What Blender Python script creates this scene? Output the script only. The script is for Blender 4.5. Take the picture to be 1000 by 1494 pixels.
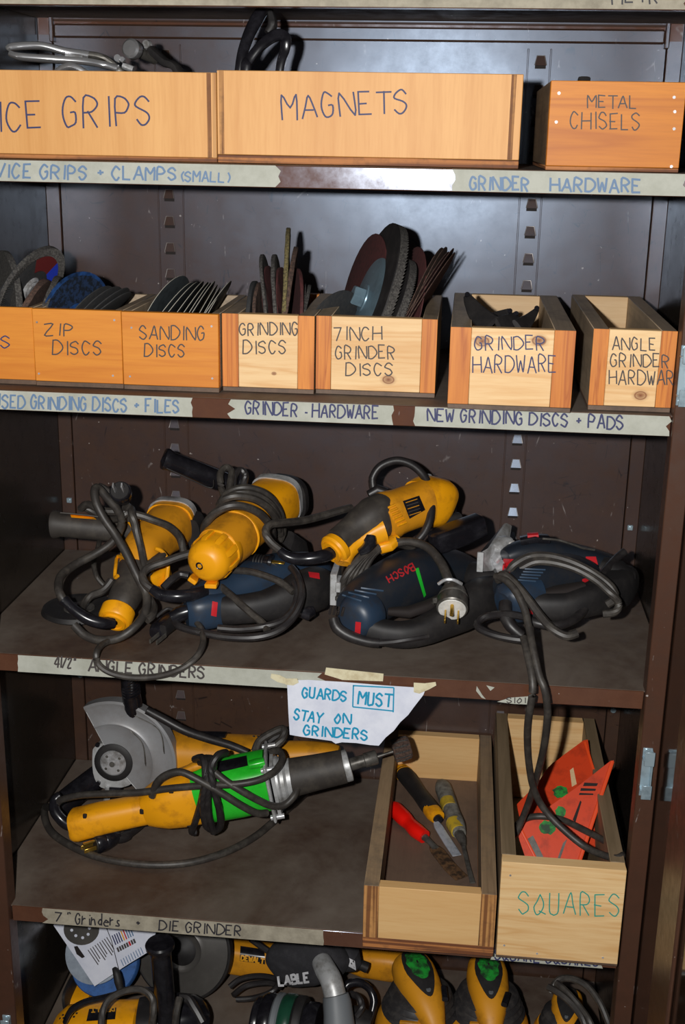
import bpy, bmesh, math, random
from mathutils import Vector, Matrix
random.seed(7)
for o in list(bpy.data.objects): bpy.data.objects.remove(o)
SC = bpy.context.scene
COL = SC.collection

# ---------------------------------------------------------------- camera, world, light, exposure
CAM = Vector((0.1712, -1.3857, 1.5222))
YAW, PITCH, ROLL, FPX = -0.0960, 0.2983, 0.0186, 1771.5
_f = Vector((math.sin(YAW)*math.cos(PITCH), math.cos(YAW)*math.cos(PITCH), -math.sin(PITCH)))
_r = Vector((math.cos(YAW), -math.sin(YAW), 0)); _u = _r.cross(_f)
CR = _r*math.cos(ROLL)+_u*math.sin(ROLL); CU = -_r*math.sin(ROLL)+_u*math.cos(ROLL); CF = _f
cd = bpy.data.cameras.new('camera'); cam = bpy.data.objects.new('camera', cd); COL.objects.link(cam)
cd.sensor_fit = 'VERTICAL'; cd.sensor_height = 24.0; cd.lens = FPX/1494*24.0; cd.clip_start = 0.02
m = Matrix((CR, CU, -CF)).transposed().to_4x4(); m.translation = CAM; cam.matrix_world = m
SC.camera = cam
W = bpy.data.worlds.new('world'); SC.world = W; W.use_nodes = True
W.node_tree.nodes['Background'].inputs[0].default_value = (0.75, 0.85, 1.0, 1)
W.node_tree.nodes['Background'].inputs[1].default_value = 0.075
ld = bpy.data.lights.new('camera_flash', 'POINT'); ld.energy = 92; ld.color = (1.0, 0.985, 0.955); ld.shadow_soft_size = 0.014
lo = bpy.data.objects.new('camera_flash', ld); COL.objects.link(lo)
lo.location = CAM - CR*0.105 + CU*0.03 - CF*0.01
SC.view_settings.view_transform = 'Standard'; SC.view_settings.look = 'None'
SC.view_settings.gamma = 1.0; SC.view_settings.use_curve_mapping = False; SC.view_settings.exposure = 0.0

# ---------------------------------------------------------------- pixel of the photograph -> point on a real plane of the cabinet
def ray(px, py): return CF + CR*((px-500)/FPX) + CU*((747-py)/FPX)
def ay(px, py, Y): d = ray(px, py); return CAM + d*((Y-CAM.y)/d.y)
def az(px, py, Z): d = ray(px, py); return CAM + d*((Z-CAM.z)/d.z)
def ax(px, py, X): d = ray(px, py); return CAM + d*((X-CAM.x)/d.x)

# ---------------------------------------------------------------- materials
def nt(name):
    m = bpy.data.materials.new(name); m.use_nodes = True
    t = m.node_tree; b = t.nodes['Principled BSDF']; return m, t, b
def lin(c):
    return tuple((x/12.92 if x <= .04045 else ((x+.055)/1.055)**2.4) for x in c)
def hexc(h): return lin(tuple(int(h[i:i+2], 16)/255 for i in (0, 2, 4)))
def coords(t, scale=(1, 1, 1), rot=(0, 0, 0), loc=(0, 0, 0)):
    c = t.nodes.new('ShaderNodeTexCoord'); mp = t.nodes.new('ShaderNodeMapping')
    mp.inputs['Scale'].default_value = scale; mp.inputs['Rotation'].default_value = rot; mp.inputs['Location'].default_value = loc
    t.links.new(c.outputs['Object'], mp.inputs[0]); return mp.outputs[0]
def noise(t, vec, sc, detail=4, rough=.6, dist=0):
    n = t.nodes.new('ShaderNodeTexNoise'); n.inputs['Scale'].default_value = sc; n.inputs['Detail'].default_value = detail
    n.inputs['Roughness'].default_value = rough; n.inputs['Distortion'].default_value = dist
    t.links.new(vec, n.inputs['Vector']); return n.outputs['Fac']
def ramp(t, fac, stops):
    r = t.nodes.new('ShaderNodeValToRGB'); e = r.color_ramp.elements
    while len(e) < len(stops): e.new(.5)
    for k, (p, c) in zip(e, stops): k.position = p; k.color = tuple(c)+(1,) if len(c) == 3 else c
    t.links.new(fac, r.inputs[0]); return r.outputs[0]
def mix(t, fac, a, b, mode='MIX'):
    n = t.nodes.new('ShaderNodeMix'); n.data_type = 'RGBA'; n.blend_type = mode
    for s, v in ((0, fac), (6, a), (7, b)):
        if isinstance(v, (int, float)): n.inputs[s].default_value = v
        elif isinstance(v, tuple): n.inputs[s].default_value = v if len(v) == 4 else v+(1,)
        else: t.links.new(v, n.inputs[s])
    return n.outputs[2]
def bump(t, b, h, strength=.2, dist=.002):
    n = t.nodes.new('ShaderNodeBump'); n.inputs['Strength'].default_value = strength; n.inputs['Distance'].default_value = dist
    t.links.new(h, n.inputs['Height']); t.links.new(n.outputs[0], b.inputs['Normal'])
def plain(name, col, rough=.5, metal=0, dirt=None, dsc=60, dlo=.45, dhi=.7, bmp=0, spec=.5, coat=0, dcol=None):
    m, t, b = nt(name); c = hexc(col)
    b.inputs['Base Color'].default_value = c+(1,); b.inputs['Roughness'].default_value = rough; b.inputs['Metallic'].default_value = metal
    b.inputs['Specular IOR Level'].default_value = spec; b.inputs['Coat Weight'].default_value = coat
    if dirt or bmp:
        v = coords(t); n = noise(t, v, dsc, 6, .65)
        if dirt:
            k = ramp(t, n, [(dlo, (0, 0, 0)), (dhi, (1, 1, 1))])
            t.links.new(mix(t, k, c, hexc(dirt)), b.inputs['Base Color'])
        if bmp: bump(t, b, noise(t, v, dsc*6, 2), bmp, .001)
    return m
def wood(name, c1, c2, axis='X', band=26, dark=None, knots=(), rough=.55, ring=.5, stain=None, seed=0.0, fine=1.0):
    """grain runs along axis; bands across it"""
    m, t, b = nt(name); c1, c2 = hexc(c1), hexc(c2)
    st = {'X': (.06, 1, 1), 'Y': (1, .06, 1), 'Z': (1, 1, .06)}[axis]
    v = coords(t, st, loc=(seed, seed*.7, seed*1.3))
    w = t.nodes.new('ShaderNodeTexNoise'); w.inputs['Scale'].default_value = band; w.inputs['Detail'].default_value = 3
    w.inputs['Distortion'].default_value = .8
    t.links.new(v, w.inputs['Vector'])
    saw = t.nodes.new('ShaderNodeMath'); saw.operation = 'MULTIPLY'; saw.inputs[1].default_value = 9; t.links.new(w.outputs['Fac'], saw.inputs[0])
    fr = t.nodes.new('ShaderNodeMath'); fr.operation = 'PINGPONG'; fr.inputs[1].default_value = 1; t.links.new(saw.outputs[0], fr.inputs[0])
    rings = ramp(t, fr.outputs[0], [(0, (0, 0, 0)), (.55, (.25, .25, .25)), (1, (1, 1, 1))])
    fine_ = noise(t, v, 420*fine, 2, .6)
    base = mix(t, ramp(t, noise(t, v, 9, 4), [(.35, (0, 0, 0)), (.7, (1, 1, 1))]), c1, mix(t, .5, c1, c2))
    col = mix(t, mix(t, ring, (0, 0, 0), rings), base, c2)
    col = mix(t, mix(t, .30, (0, 0, 0), ramp(t, fine_, [(.42, (0, 0, 0)), (.75, (1, 1, 1))])), col, c2)
    for (kx, ky, kz, kr) in knots:
        cc = t.nodes.new('ShaderNodeTexCoord'); sb = t.nodes.new('ShaderNodeVectorMath'); sb.operation = 'SUBTRACT'
        t.links.new(cc.outputs['Object'], sb.inputs[0]); sb.inputs[1].default_value = (kx, ky, kz)
        sm = t.nodes.new('ShaderNodeVectorMath'); sm.operation = 'MULTIPLY'; sm.inputs[1].default_value = (.7, 0, 1); t.links.new(sb.outputs[0], sm.inputs[0])
        ln = t.nodes.new('ShaderNodeVectorMath'); ln.operation = 'LENGTH'; t.links.new(sm.outputs[0], ln.inputs[0])
        dv = t.nodes.new('ShaderNodeMath'); dv.operation = 'DIVIDE'; dv.inputs[1].default_value = kr; t.links.new(ln.outputs['Value'], dv.inputs[0])
        kf = ramp(t, dv.outputs[0], [(0, (1, 1, 1)), (.45, (.55, .55, .55)), (.55, (.95, .95, .95)), (.7, (.25, .25, .25)), (1, (0, 0, 0))])
        col = mix(t, kf, col, hexc('7a3c14'))
    if stain:
        s = ramp(t, noise(t, coords(t, loc=(seed, 3, 1)), 14, 5, .7), [(.48, (0, 0, 0)), (.68, (1, 1, 1))])
        col = mix(t, mix(t, .75, (0, 0, 0), s), col, hexc(stain))
    t.links.new(col, b.inputs['Base Color']); b.inputs['Roughness'].default_value = rough
    bump(t, b, fr.outputs[0], .08, .0006)
    return m
def plywood_edge(name, a, c, axis='X'):
    m, t, b = nt(name)
    v = coords(t, {'X': (1, .02, .02), 'Y': (.02, 1, .02), 'Z': (.02, .02, 1)}[axis])
    w = noise(t, v, 260, 1, .3)
    col = mix(t, ramp(t, w, [(.42, (0, 0, 0)), (.58, (1, 1, 1))]), hexc(a), hexc(c))
    n = noise(t, coords(t), 90, 4)
    col = mix(t, ramp(t, n, [(.5, (0, 0, 0)), (.8, (.5, .5, .5))]), col, hexc('4a3322'))
    t.links.new(col, b.inputs['Base Color']); b.inputs['Roughness'].default_value = .7
    return m
def steel_paint(name, base, alt, dust, rough=.38, dustamt=.5, scratch=True, dsc=7, rlo=.3, rhi=.5, lo=.42, hi=.75, wavy=.25, spec=.5, tint=(1, 1, 1), marks=False):
    m, t, b = nt(name); v = coords(t)
    n1 = noise(t, v, dsc, 8, .65, .4); n2 = noise(t, v, dsc*7, 5, .7)
    col = mix(t, ramp(t, n2, [(.35, (0, 0, 0)), (.7, (1, 1, 1))]), hexc(base), hexc(alt))
    col = mix(t, mix(t, dustamt, (0, 0, 0), ramp(t, n1, [(lo, (0, 0, 0)), (hi, (1, 1, 1))])), col, hexc(dust))
    if scratch:
        vo = t.nodes.new('ShaderNodeTexVoronoi'); vo.feature = 'DISTANCE_TO_EDGE'; vo.inputs['Scale'].default_value = 6.0
        t.links.new(coords(t, (3.2, 3, .8), (0.2, .5, .3)), vo.inputs['Vector'])
        gate = ramp(t, noise(t, v, 30, 3, .7), [(.58, (0, 0, 0)), (.66, (1, 1, 1))])
        s = ramp(t, vo.outputs['Distance'], [(0, (1, 1, 1)), (.012, (0, 0, 0))])
        col = mix(t, mix(t, 1, s, gate, 'MULTIPLY'), col, hexc('8d8480'))
        if marks:
            for sc_, rt in (((9, 9, 2.2), .5), ((5, 9, 11), -.6)):
                v2 = t.nodes.new('ShaderNodeTexVoronoi'); v2.feature = 'DISTANCE_TO_EDGE'; v2.inputs['Scale'].default_value = 5.0
                t.links.new(coords(t, sc_, (0, rt, 0)), v2.inputs['Vector'])
                g2 = ramp(t, noise(t, coords(t, loc=(sc_[0], 0, 0)), 26, 3, .75), [(.57, (0, 0, 0)), (.63, (1, 1, 1))])
                s2 = ramp(t, v2.outputs['Distance'], [(0, (1, 1, 1)), (.02, (0, 0, 0))])
                mk = mix(t, 1, s2, g2, 'MULTIPLY'); col = mix(t, mk, col, hexc('241a15'))
        sp = ramp(t, noise(t, v, 170, 1, .4), [(.80, (0, 0, 0)), (.84, (1, 1, 1))])
        col = mix(t, sp, col, hexc('a59c96'))
    t.links.new(col, b.inputs['Base Color'])
    r = ramp(t, n2, [(.3, (rlo,)*3), (.7, (rhi,)*3)]); t.links.new(r, b.inputs['Roughness'])
    bump(t, b, noise(t, v, 5, 3, .5), wavy, .01)
    b.inputs['Specular IOR Level'].default_value = spec; b.inputs['Specular Tint'].default_value = tint+(1,)
    return m

M = {}
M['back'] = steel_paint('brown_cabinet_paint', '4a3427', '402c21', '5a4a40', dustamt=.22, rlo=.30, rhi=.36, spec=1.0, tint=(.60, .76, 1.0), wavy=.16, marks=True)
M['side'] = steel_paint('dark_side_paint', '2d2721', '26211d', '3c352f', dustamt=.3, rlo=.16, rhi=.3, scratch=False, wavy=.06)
M['door'] = steel_paint('glossy_door_paint', '33241c', '2b1e18', '3c3029', dustamt=.2, rlo=.06, rhi=.12, scratch=False, wavy=.01)
M['post'] = steel_paint('brown_post_paint', '4d3226', '442c20', '563f31', dustamt=.25, rlo=.3, rhi=.45, wavy=.05)
M['shelf'] = steel_paint('dusty_shelf_paint', '4a3930', '554539', '786e64', dustamt=.85, rlo=.5, rhi=.75, dsc=5, lo=.38, hi=.7, wavy=.05, scratch=False)
M['lip'] = steel_paint('brown_lip_paint', '5e3d2c', '553526', '6b5044', dustamt=.3, rlo=.13, rhi=.22, wavy=.02, spec=.9, tint=(.72, .82, 1.0))
M['tape'] = plain('masking_tape', 'b4b5aa', .75, dirt='9a9b8e', dsc=30, dlo=.4, dhi=.8, bmp=.2)
M['tape_dirty'] = plain('dirty_masking_tape', 'a69e8c', .75, dirt='7d7566', dsc=40, dlo=.4, dhi=.75, bmp=.2)
M['tape_yellow'] = plain('yellowed_tape', 'd8cfae', .6, dirt='b9a985', dsc=60, bmp=.15)
M['ink_blue_faded'] = plain('faded_blue_ink', '627c9c', .6)
M['ink_blue'] = plain('blue_black_ink', '33375f', .6)
M['ink_black'] = plain('black_ink', '2c2a30', .6)
M['ink_grey'] = plain('grey_pencil_ink', '46403f', .6)
M['ink_teal'] = plain('teal_ink', '2b9a8a', .6)
M['ink_cyan'] = plain('cyan_marker', '1591b8', .6)
M['paper'] = plain('white_paper', 'dfe2ee', .7, dirt='c3c8da', dsc=25, dlo=.4, dhi=.8)
M['pine'] = wood('pine_light', 'f0d09c', 'cc9452', 'X', 34, ring=.5)
M['pine_in'] = wood('pine_inside', 'dcc096', 'b98f5e', 'X', 22, ring=.4)
M['pine_orange'] = wood('pine_varnished', 'e2922f', 'c26c1c', 'X', 26, ring=.45)
M['pine_chisel'] = wood('pine_varnished_red', 'd88622', 'a85812', 'X', 22, ring=.6, seed=3.1)
M['endgrain'] = wood('end_grain_orange', 'dd8a37', 'a8561c', 'Z', 60, ring=.8, seed=1.7)
M['endgrain2'] = wood('end_grain_pale', 'cf9c5c', 'a36a31', 'Z', 70, ring=.8, seed=2.7)
M['ply'] = wood('plywood_face', 'e3ab68', 'c4833e', 'Z', 12, ring=.30, seed=.6)
M['ply2'] = wood('plywood_face_pale', 'e2bb83', 'c99455', 'X', 9, ring=.35, seed=5.0, stain=None)
M['plyedge'] = plywood_edge('plywood_edge', 'c08a50', '7d4f2a', 'X')
M['plyedge_z'] = plywood_edge('plywood_edge_flat', 'b2733f', '6e4024', 'Z')
M['wood_grey'] = wood('dirty_grey_wood', 'b39d82', '85735f', 'Y', 30, ring=.5, stain='6b5f52', seed=4)
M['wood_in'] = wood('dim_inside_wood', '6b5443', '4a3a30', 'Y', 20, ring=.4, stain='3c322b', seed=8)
M['wood_greybrown'] = wood('grey_brown_wood', 'a58a6b', '715c46', 'Y', 40, ring=.5, stain='655b50', seed=6)
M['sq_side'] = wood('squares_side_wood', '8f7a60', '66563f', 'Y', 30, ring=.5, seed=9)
M['yellow'] = plain('tool_yellow', 'f5a60e', .42, dirt='a96a18', dsc=35, dlo=.5, dhi=.8, bmp=.05)
M['yellow_dirty'] = plain('tool_yellow_dirty', 'dc931a', .48, dirt='8a5a18', dsc=28, dlo=.48, dhi=.8, bmp=.06)
M['yellow_dim'] = plain('tool_yellow_aged', 'd8921b', .5, dirt='8c5c1a', dsc=22, dlo=.5, dhi=.8)
M['rubber'] = plain('grey_rubber', '38332f', .6, dirt='4c463f', dsc=50)
M['cord'] = plain('cord_rubber', '34302d', .48, dirt='4e4943', dsc=60)
M['cord_dark'] = plain('cord_dark', '232021', .42, dirt='33302f', dsc=60)
M['black'] = plain('black_plastic', '17161a', .24, dirt='26252a', dsc=60)
M['bellows'] = plain('dusty_rubber_bellows', '2b292a', .5, dirt='45413e', dsc=60)
M['blackm'] = plain('matte_black', '1c1a1b', .6, dirt='2c2928', dsc=40)
M['blue'] = plain('navy_plastic', '25364a', .42, dirt='2c3038', dsc=40)
M['blue_dark'] = plain('navy_dark_plastic', '1e242d', .42, dirt='2a2a2d', dsc=40)
M['vent_blue'] = plain('vent_blue', '34485e', .45)
M['red'] = plain('red_plastic', 'c3242c', .4)
M['red_text'] = plain('red_print', 'b3262c', .5)
M['green_mark'] = plain('green_paint_mark', '1fb62f', .5)
M['green'] = plain('green_paint', '2bc42f', .25, dirt='179a1c', dsc=25, dlo=.5, dhi=.8)
M['green_blotch'] = plain('sprayed_green', '1d9a32', .6, dirt='1c3a20', dsc=55, dlo=.42, dhi=.6)
M['silver'] = plain('cast_aluminium', 'c4c5c6', .42, .35, dirt='8a8782', dsc=50)
M['steel'] = plain('steel', 'd2d3d6', .30, .5, dirt='77726c', dsc=50)
M['steel_dark'] = plain('dark_steel', '6b6863', .42, .5, dirt='38342f', dsc=60)
M['chrome'] = plain('chrome', 'e6e6e8', .22, .85)
M['guard'] = plain('grey_guard', '97989b', .42, .2, dirt='77716d', dsc=12, dlo=.4, dhi=.75)
M['zinc'] = plain('zinc_bracket', 'b4c8d2', .32, .55, dirt='8699a5', dsc=50)
M['brass'] = plain('brass', 'd4ab4c', .3, .9)
M['white_plastic'] = plain('white_plastic', 'dfddd8', .5, dirt='b5b1a8', dsc=60)
M['orange'] = plain('orange_aluminium', 'd2401a', .42, .1, dirt='8a2a14', dsc=45, dlo=.5, dhi=.85)
M['orange_rib'] = plain('orange_edge', 'e24a1c', .4)
M['edge_glint'] = plain('tab_edge_highlight', '6f6866', .35, .2)  # paler colour that paints the highlight along the tab edges
M['slot'] = plain('dark_slot_and_shade', '1c1412', .8)  # real slots and print, also painted shade at tabs and handle openings
M['disc_grey'] = plain('abrasive_grey', '5b5854', .85, dirt='2d2a29', dsc=420, dlo=.35, dhi=.6, bmp=.6)
M['disc_dark'] = plain('abrasive_dark', '2a2b2d', .8, dirt='3a3836', dsc=200, bmp=.5)
M['disc_brown'] = plain('abrasive_brown', '5e473c', .85, dirt='2f2420', dsc=300, dlo=.4, dhi=.65, bmp=.6)
M['disc_maroon'] = plain('maroon_fibre', '4e2424', .8, dirt='371a1a', dsc=160, bmp=.3)
M['disc_yellow'] = plain('yellowish_abrasive', '7c7047', .9, dirt='3a3426', dsc=400, dlo=.4, dhi=.65, bmp=.6)
M['disc_edge'] = plain('pale_disc_backing', 'a09b90', .6)
M['disc_back'] = plain('dark_disc_face', '353a3d', .55, dirt='262a2c', dsc=80)
M['disc_blue'] = plain('blue_disc_label', '22477e', .5, dirt='122238', dsc=60, dlo=.4, dhi=.6)
M['label_blue'] = plain('bright_blue_label', '2f45c8', .4)
M['red_label'] = plain('dark_red_label', '6a2222', .6)
M['backing'] = plain('blue_grey_backing', '7f98a6', .38, .5, dirt='6a7f8b', dsc=40)
M['red_handle'] = plain('red_handle', 'f0160c', .35)
M['white_mark'] = plain('white_print', 'd8d8dc', .5)
M['yellow_print'] = plain('yellow_print', 'e4a01c', .5)
M['hose'] = plain('grey_hose', '6f7377', .5)
M['cloth'] = plain('black_cloth', '29282c', .9, dirt='38373b', dsc=70)
M['floor'] = plain('concrete_floor', '5a5752', .8, dirt='45423e', dsc=8)
M['wall'] = plain('shop_wall', '6f6b66', .9)
M['pack_blue'] = plain('blue_sanding_disc', '2d5c9c', .7, dirt='234878', dsc=90)
M['pack_clear'] = plain('milky_plastic_bag', '9aa4b0', .3, dirt='7f8894', dsc=40)
M['bowl_dark'] = plain('dark_grey_disc', '504d4a', .38, .2, dirt='5e5b57', dsc=14)
M['green_dark'] = plain('dark_green_enamel', '1c4634', .3, dirt='16362a', dsc=40)

# ---------------------------------------------------------------- mesh building
class B:
    def __init__(s): s.bm = bmesh.new()
    def box(s, c, d, bev=0.0, rot=None, seg=1):
        t = bmesh.new(); bmesh.ops.create_cube(t, size=1)
        bmesh.ops.scale(t, vec=Vector(d), verts=t.verts)
        if bev: bmesh.ops.bevel(t, geom=list(t.edges), offset=bev, segments=seg, affect='EDGES', profile=.5)
        if rot is not None: bmesh.ops.transform(t, matrix=rot.to_4x4(), verts=t.verts)
        bmesh.ops.translate(t, vec=Vector(c), verts=t.verts)
        me = bpy.data.meshes.new('t'); t.to_mesh(me); t.free(); s.bm.from_mesh(me); bpy.data.meshes.remove(me); return s
    def span(s, a, b, bev=0.0):
        a, b = Vector(a), Vector(b); return s.box((a+b)/2, [abs(x) for x in (b-a)], bev)
    def rings(s, rings, cap=True, closed=False):
        n = len(rings[0]); vs = [[s.bm.verts.new(p) for p in r] for r in rings]
        m = len(vs)
        for i in range(m if closed else m-1):
            A, C = vs[i], vs[(i+1) % m]
            for j in range(n):
                try: s.bm.faces.new((A[j], A[(j+1) % n], C[(j+1) % n], C[j]))
                except ValueError: pass
        if cap and not closed:
            s.bm.faces.new(vs[0][::-1]); s.bm.faces.new(vs[-1])
        return s
    def sweep(s, pts, rad, n=12, e=2.0, up=(0, 0, 1), cap=True, closed=False):
        pts = [Vector(p) for p in pts]; up = Vector(up); R = []
        m = len(pts)
        for i, p in enumerate(pts):
            a = pts[(i-1) % m] if (i or closed) else p; c = pts[(i+1) % m] if (i < m-1 or closed) else p
            t = (c-a)
            if t.length < 1e-7: t = pts[-1]-pts[0]
            t.normalize()
            sd = t.cross(up)
            if sd.length < 1e-3: sd = t.cross(Vector((0, 1, 0)))
            sd.normalize(); u = sd.cross(t)
            r = rad[i] if isinstance(rad, list) else rad
            a_, b_ = r if isinstance(r, (list, tuple)) else (r, r)
            ring = []
            for k in range(n):
                th = 2*math.pi*k/n; cs, sn = math.cos(th), math.sin(th)
                x = math.copysign(abs(cs)**(2/e), cs)*a_; y = math.copysign(abs(sn)**(2/e), sn)*b_
                ring.append(p+sd*x+u*y)
            R.append(ring)
        return s.rings(R, cap, closed)
    def cyl(s, a, b, r, r2=None, n=20, bev=0.0):
        a, b = Vector(a), Vector(b); r2 = r if r2 is None else r2; d = (b-a).normalized()
        if bev:
            return s.sweep([a, a+d*bev*.01, a+d*bev, b-d*bev, b-d*bev*.01, b], [r-bev, r-bev*.9, r, r2, r2-bev*.9, r2-bev], n, up=s._up(d))
        return s.sweep([a, b], [r, r2], n, up=s._up(d))
    def _up(s, d): return (0, 0, 1) if abs(d.z) < .9 else (0, 1, 0)
    def lathe(s, o, d, prof, n=28, a0=0, a1=2*math.pi, ref=None):
        """prof: list of (r, h) along axis d"""
        o, d = Vector(o), Vector(d).normalized(); u = Vector(ref) if ref is not None else Vector(s._up(d))
        x = d.cross(u).normalized(); y = d.cross(x)
        full = abs(a1-a0-2*math.pi) < 1e-6; k = n if full else n+1
        vs = []
        for i in range(k):
            th = a0+(a1-a0)*i/n; vs.append([s.bm.verts.new(o+d*h+(x*math.cos(th)+y*math.sin(th))*r) for r, h in prof])
        for i in range(n):
            A, C = vs[i], vs[(i+1) % k]
            for j in range(len(prof)-1):
                try: s.bm.faces.new((A[j], A[j+1], C[j+1], C[j]))
                except ValueError: pass
        return s
    def prism(s, poly, off):
        """poly: 3D loop, off: vector thickness"""
        off = Vector(off); a = [s.bm.verts.new(Vector(p)) for p in poly]; b = [s.bm.verts.new(Vector(p)+off) for p in poly]
        n = len(a); s.bm.faces.new(a[::-1]); s.bm.faces.new(b)
        for i in range(n): s.bm.faces.new((a[i], a[(i+1) % n], b[(i+1) % n], b[i]))
        return s
    def quad(s, *p): s.bm.faces.new([s.bm.verts.new(Vector(q)) for q in p]); return s

def smoothpath(pts, k=6, closed=False):
    pts = [Vector(p) for p in pts]; out = []; n = len(pts)
    g = lambda i: pts[i % n] if closed else pts[max(0, min(n-1, i))]
    for i in range(n if closed else n-1):
        a, b, c, d = g(i-1), g(i), g(i+1), g(i+2)
        for j in range(k):
            t = j/k; out.append(.5*((2*b)+(c-a)*t+(2*a-5*b+4*c-d)*t*t+(3*b-a-3*c+d)*t**3))
    if not closed: out.append(pts[-1])
    return out
def interp(vals, m):
    n = len(vals)-1; out = []
    for i in range(m):
        f = i/(m-1)*n; k = min(int(f), n-1); f -= k; a, b = vals[k], vals[k+1]
        if isinstance(a, (tuple, list)): out.append((a[0]+(b[0]-a[0])*f, a[1]+(b[1]-a[1])*f))
        else: out.append(a+(b-a)*f)
    return out

def link(name, me, mat, parent=None):
    o = bpy.data.objects.new(name, me); COL.objects.link(o); me.materials.append(mat)
    if parent is not None: o.parent = parent
    return o
def worldloc(o):
    v = Vector((0, 0, 0))
    while o is not None: v += o.location; o = o.parent
    return v
def build(name, b, mat, parent=None, origin=None, ang=38, flat=False):
    """links ONE mesh object; world-coordinate geometry is made relative to the parent's place"""
    bm = b.bm
    if not flat: bmesh.ops.recalc_face_normals(bm, faces=bm.faces)
    wl = worldloc(parent) if parent is not None else Vector(origin or (0, 0, 0))
    bmesh.ops.translate(bm, vec=-wl, verts=bm.verts)
    for f in bm.faces: f.smooth = not flat
    c = math.cos(math.radians(ang))
    for e in bm.edges:
        if len(e.link_faces) == 2 and e.link_faces[0].normal.dot(e.link_faces[1].normal) < c: e.smooth = False
    me = bpy.data.meshes.new(name); bm.to_mesh(me); bm.free()
    o = link(name, me, mat, parent)
    if parent is None: o.location = wl
    return o
def tag(o, label=None, cat=None, group=None, kind=None):
    for k, v in (('label', label), ('category', cat), ('group', group), ('kind', kind)):
        if v: o[k] = v
    return o
def thing(name, label, cat, loc, group=None):
    o = bpy.data.objects.new(name, None); COL.objects.link(o); o.location = Vector(loc); o.empty_display_size = .02
    return tag(o, label, cat, group)
def P(l):
    """(px, py, depth Y in metres) -> points"""
    return [ay(*p) for p in l]
def tube(name, mat, root, pts, rad, k=5, n=9, e=2.0, closed=False, up=(0, 0, 1), raw=False):
    q = smoothpath(P(pts) if not raw else pts, k, closed)
    r = interp(rad, len(q)) if isinstance(rad, (list, tuple)) else rad
    return build(name, B().sweep(q, r, n, e, up, closed=closed), mat, root)
def body(name, mat, root, pts, rad, n=24, e=2.4, up=(0, 0, 1), k=1):
    """loft along stations given as (px, py, Y)"""
    q = P(pts); r = list(rad)
    if k > 1: q = smoothpath(q, k); r = interp(r, len(q))
    return build(name, B().sweep(q, r, n, e, up), mat, root)

# ---------------------------------------------------------------- single-stroke hand lettering
GL = {
'A': '00 13 26 33 40;12 32', 'B': '00 06;06 26 35 34 23 03;23 33 42 41 30 00', 'C': '35 26 16 04 02 10 20 31', 'D': '00 06;06 26 44 42 20 00',
'E': '00 06 36;03 23;00 30', 'F': '00 06 36;03 23', 'G': '35 26 16 04 02 10 20 31 33 23', 'H': '00 06;40 46;03 43', 'I': '10 16', 'K': '00 06;36 03 30', 'L': '06 00 30',
'M': '00 06 23 46 40', 'N': '00 06 40 46', 'O': '26 14 02 10 20 32 34 26', 'P': '00 06 26 35 34 23 03', 'Q': '26 14 02 10 20 32 34 26;21 40', 'R': '00 06 26 35 34 23 03;13 30',
'S': '35 26 16 05 04 23 32 31 20 10 01', 'T': '20 26;06 46', 'U': '06 01 10 20 31 36', 'V': '06 20 46', 'W': '06 10 24 30 46', 'Y': '06 23 46;23 20', 'Z': '06 36 00 30',
'1': '10 16', '2': '05 16 26 35 00 30', '4': '30 36 02 42', '7': '06 36 10', '+': '13 33;22 24', '.': '12 22', '"': '15 16;25 26', '(': '26 14 12 20', ')': '16 24 22 10', '/': '00 36', "'": '15 16',
'r': '00 04;02 13 23', 'i': '10 13;15 15', 'n': '00 04;02 13 23 30', 'd': '30 36;32 23 12 11 20 31', 'e': '12 32 23 13 02 01 10 30', 's': '23 13 12 21 20 00', ' ': ''}
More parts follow.
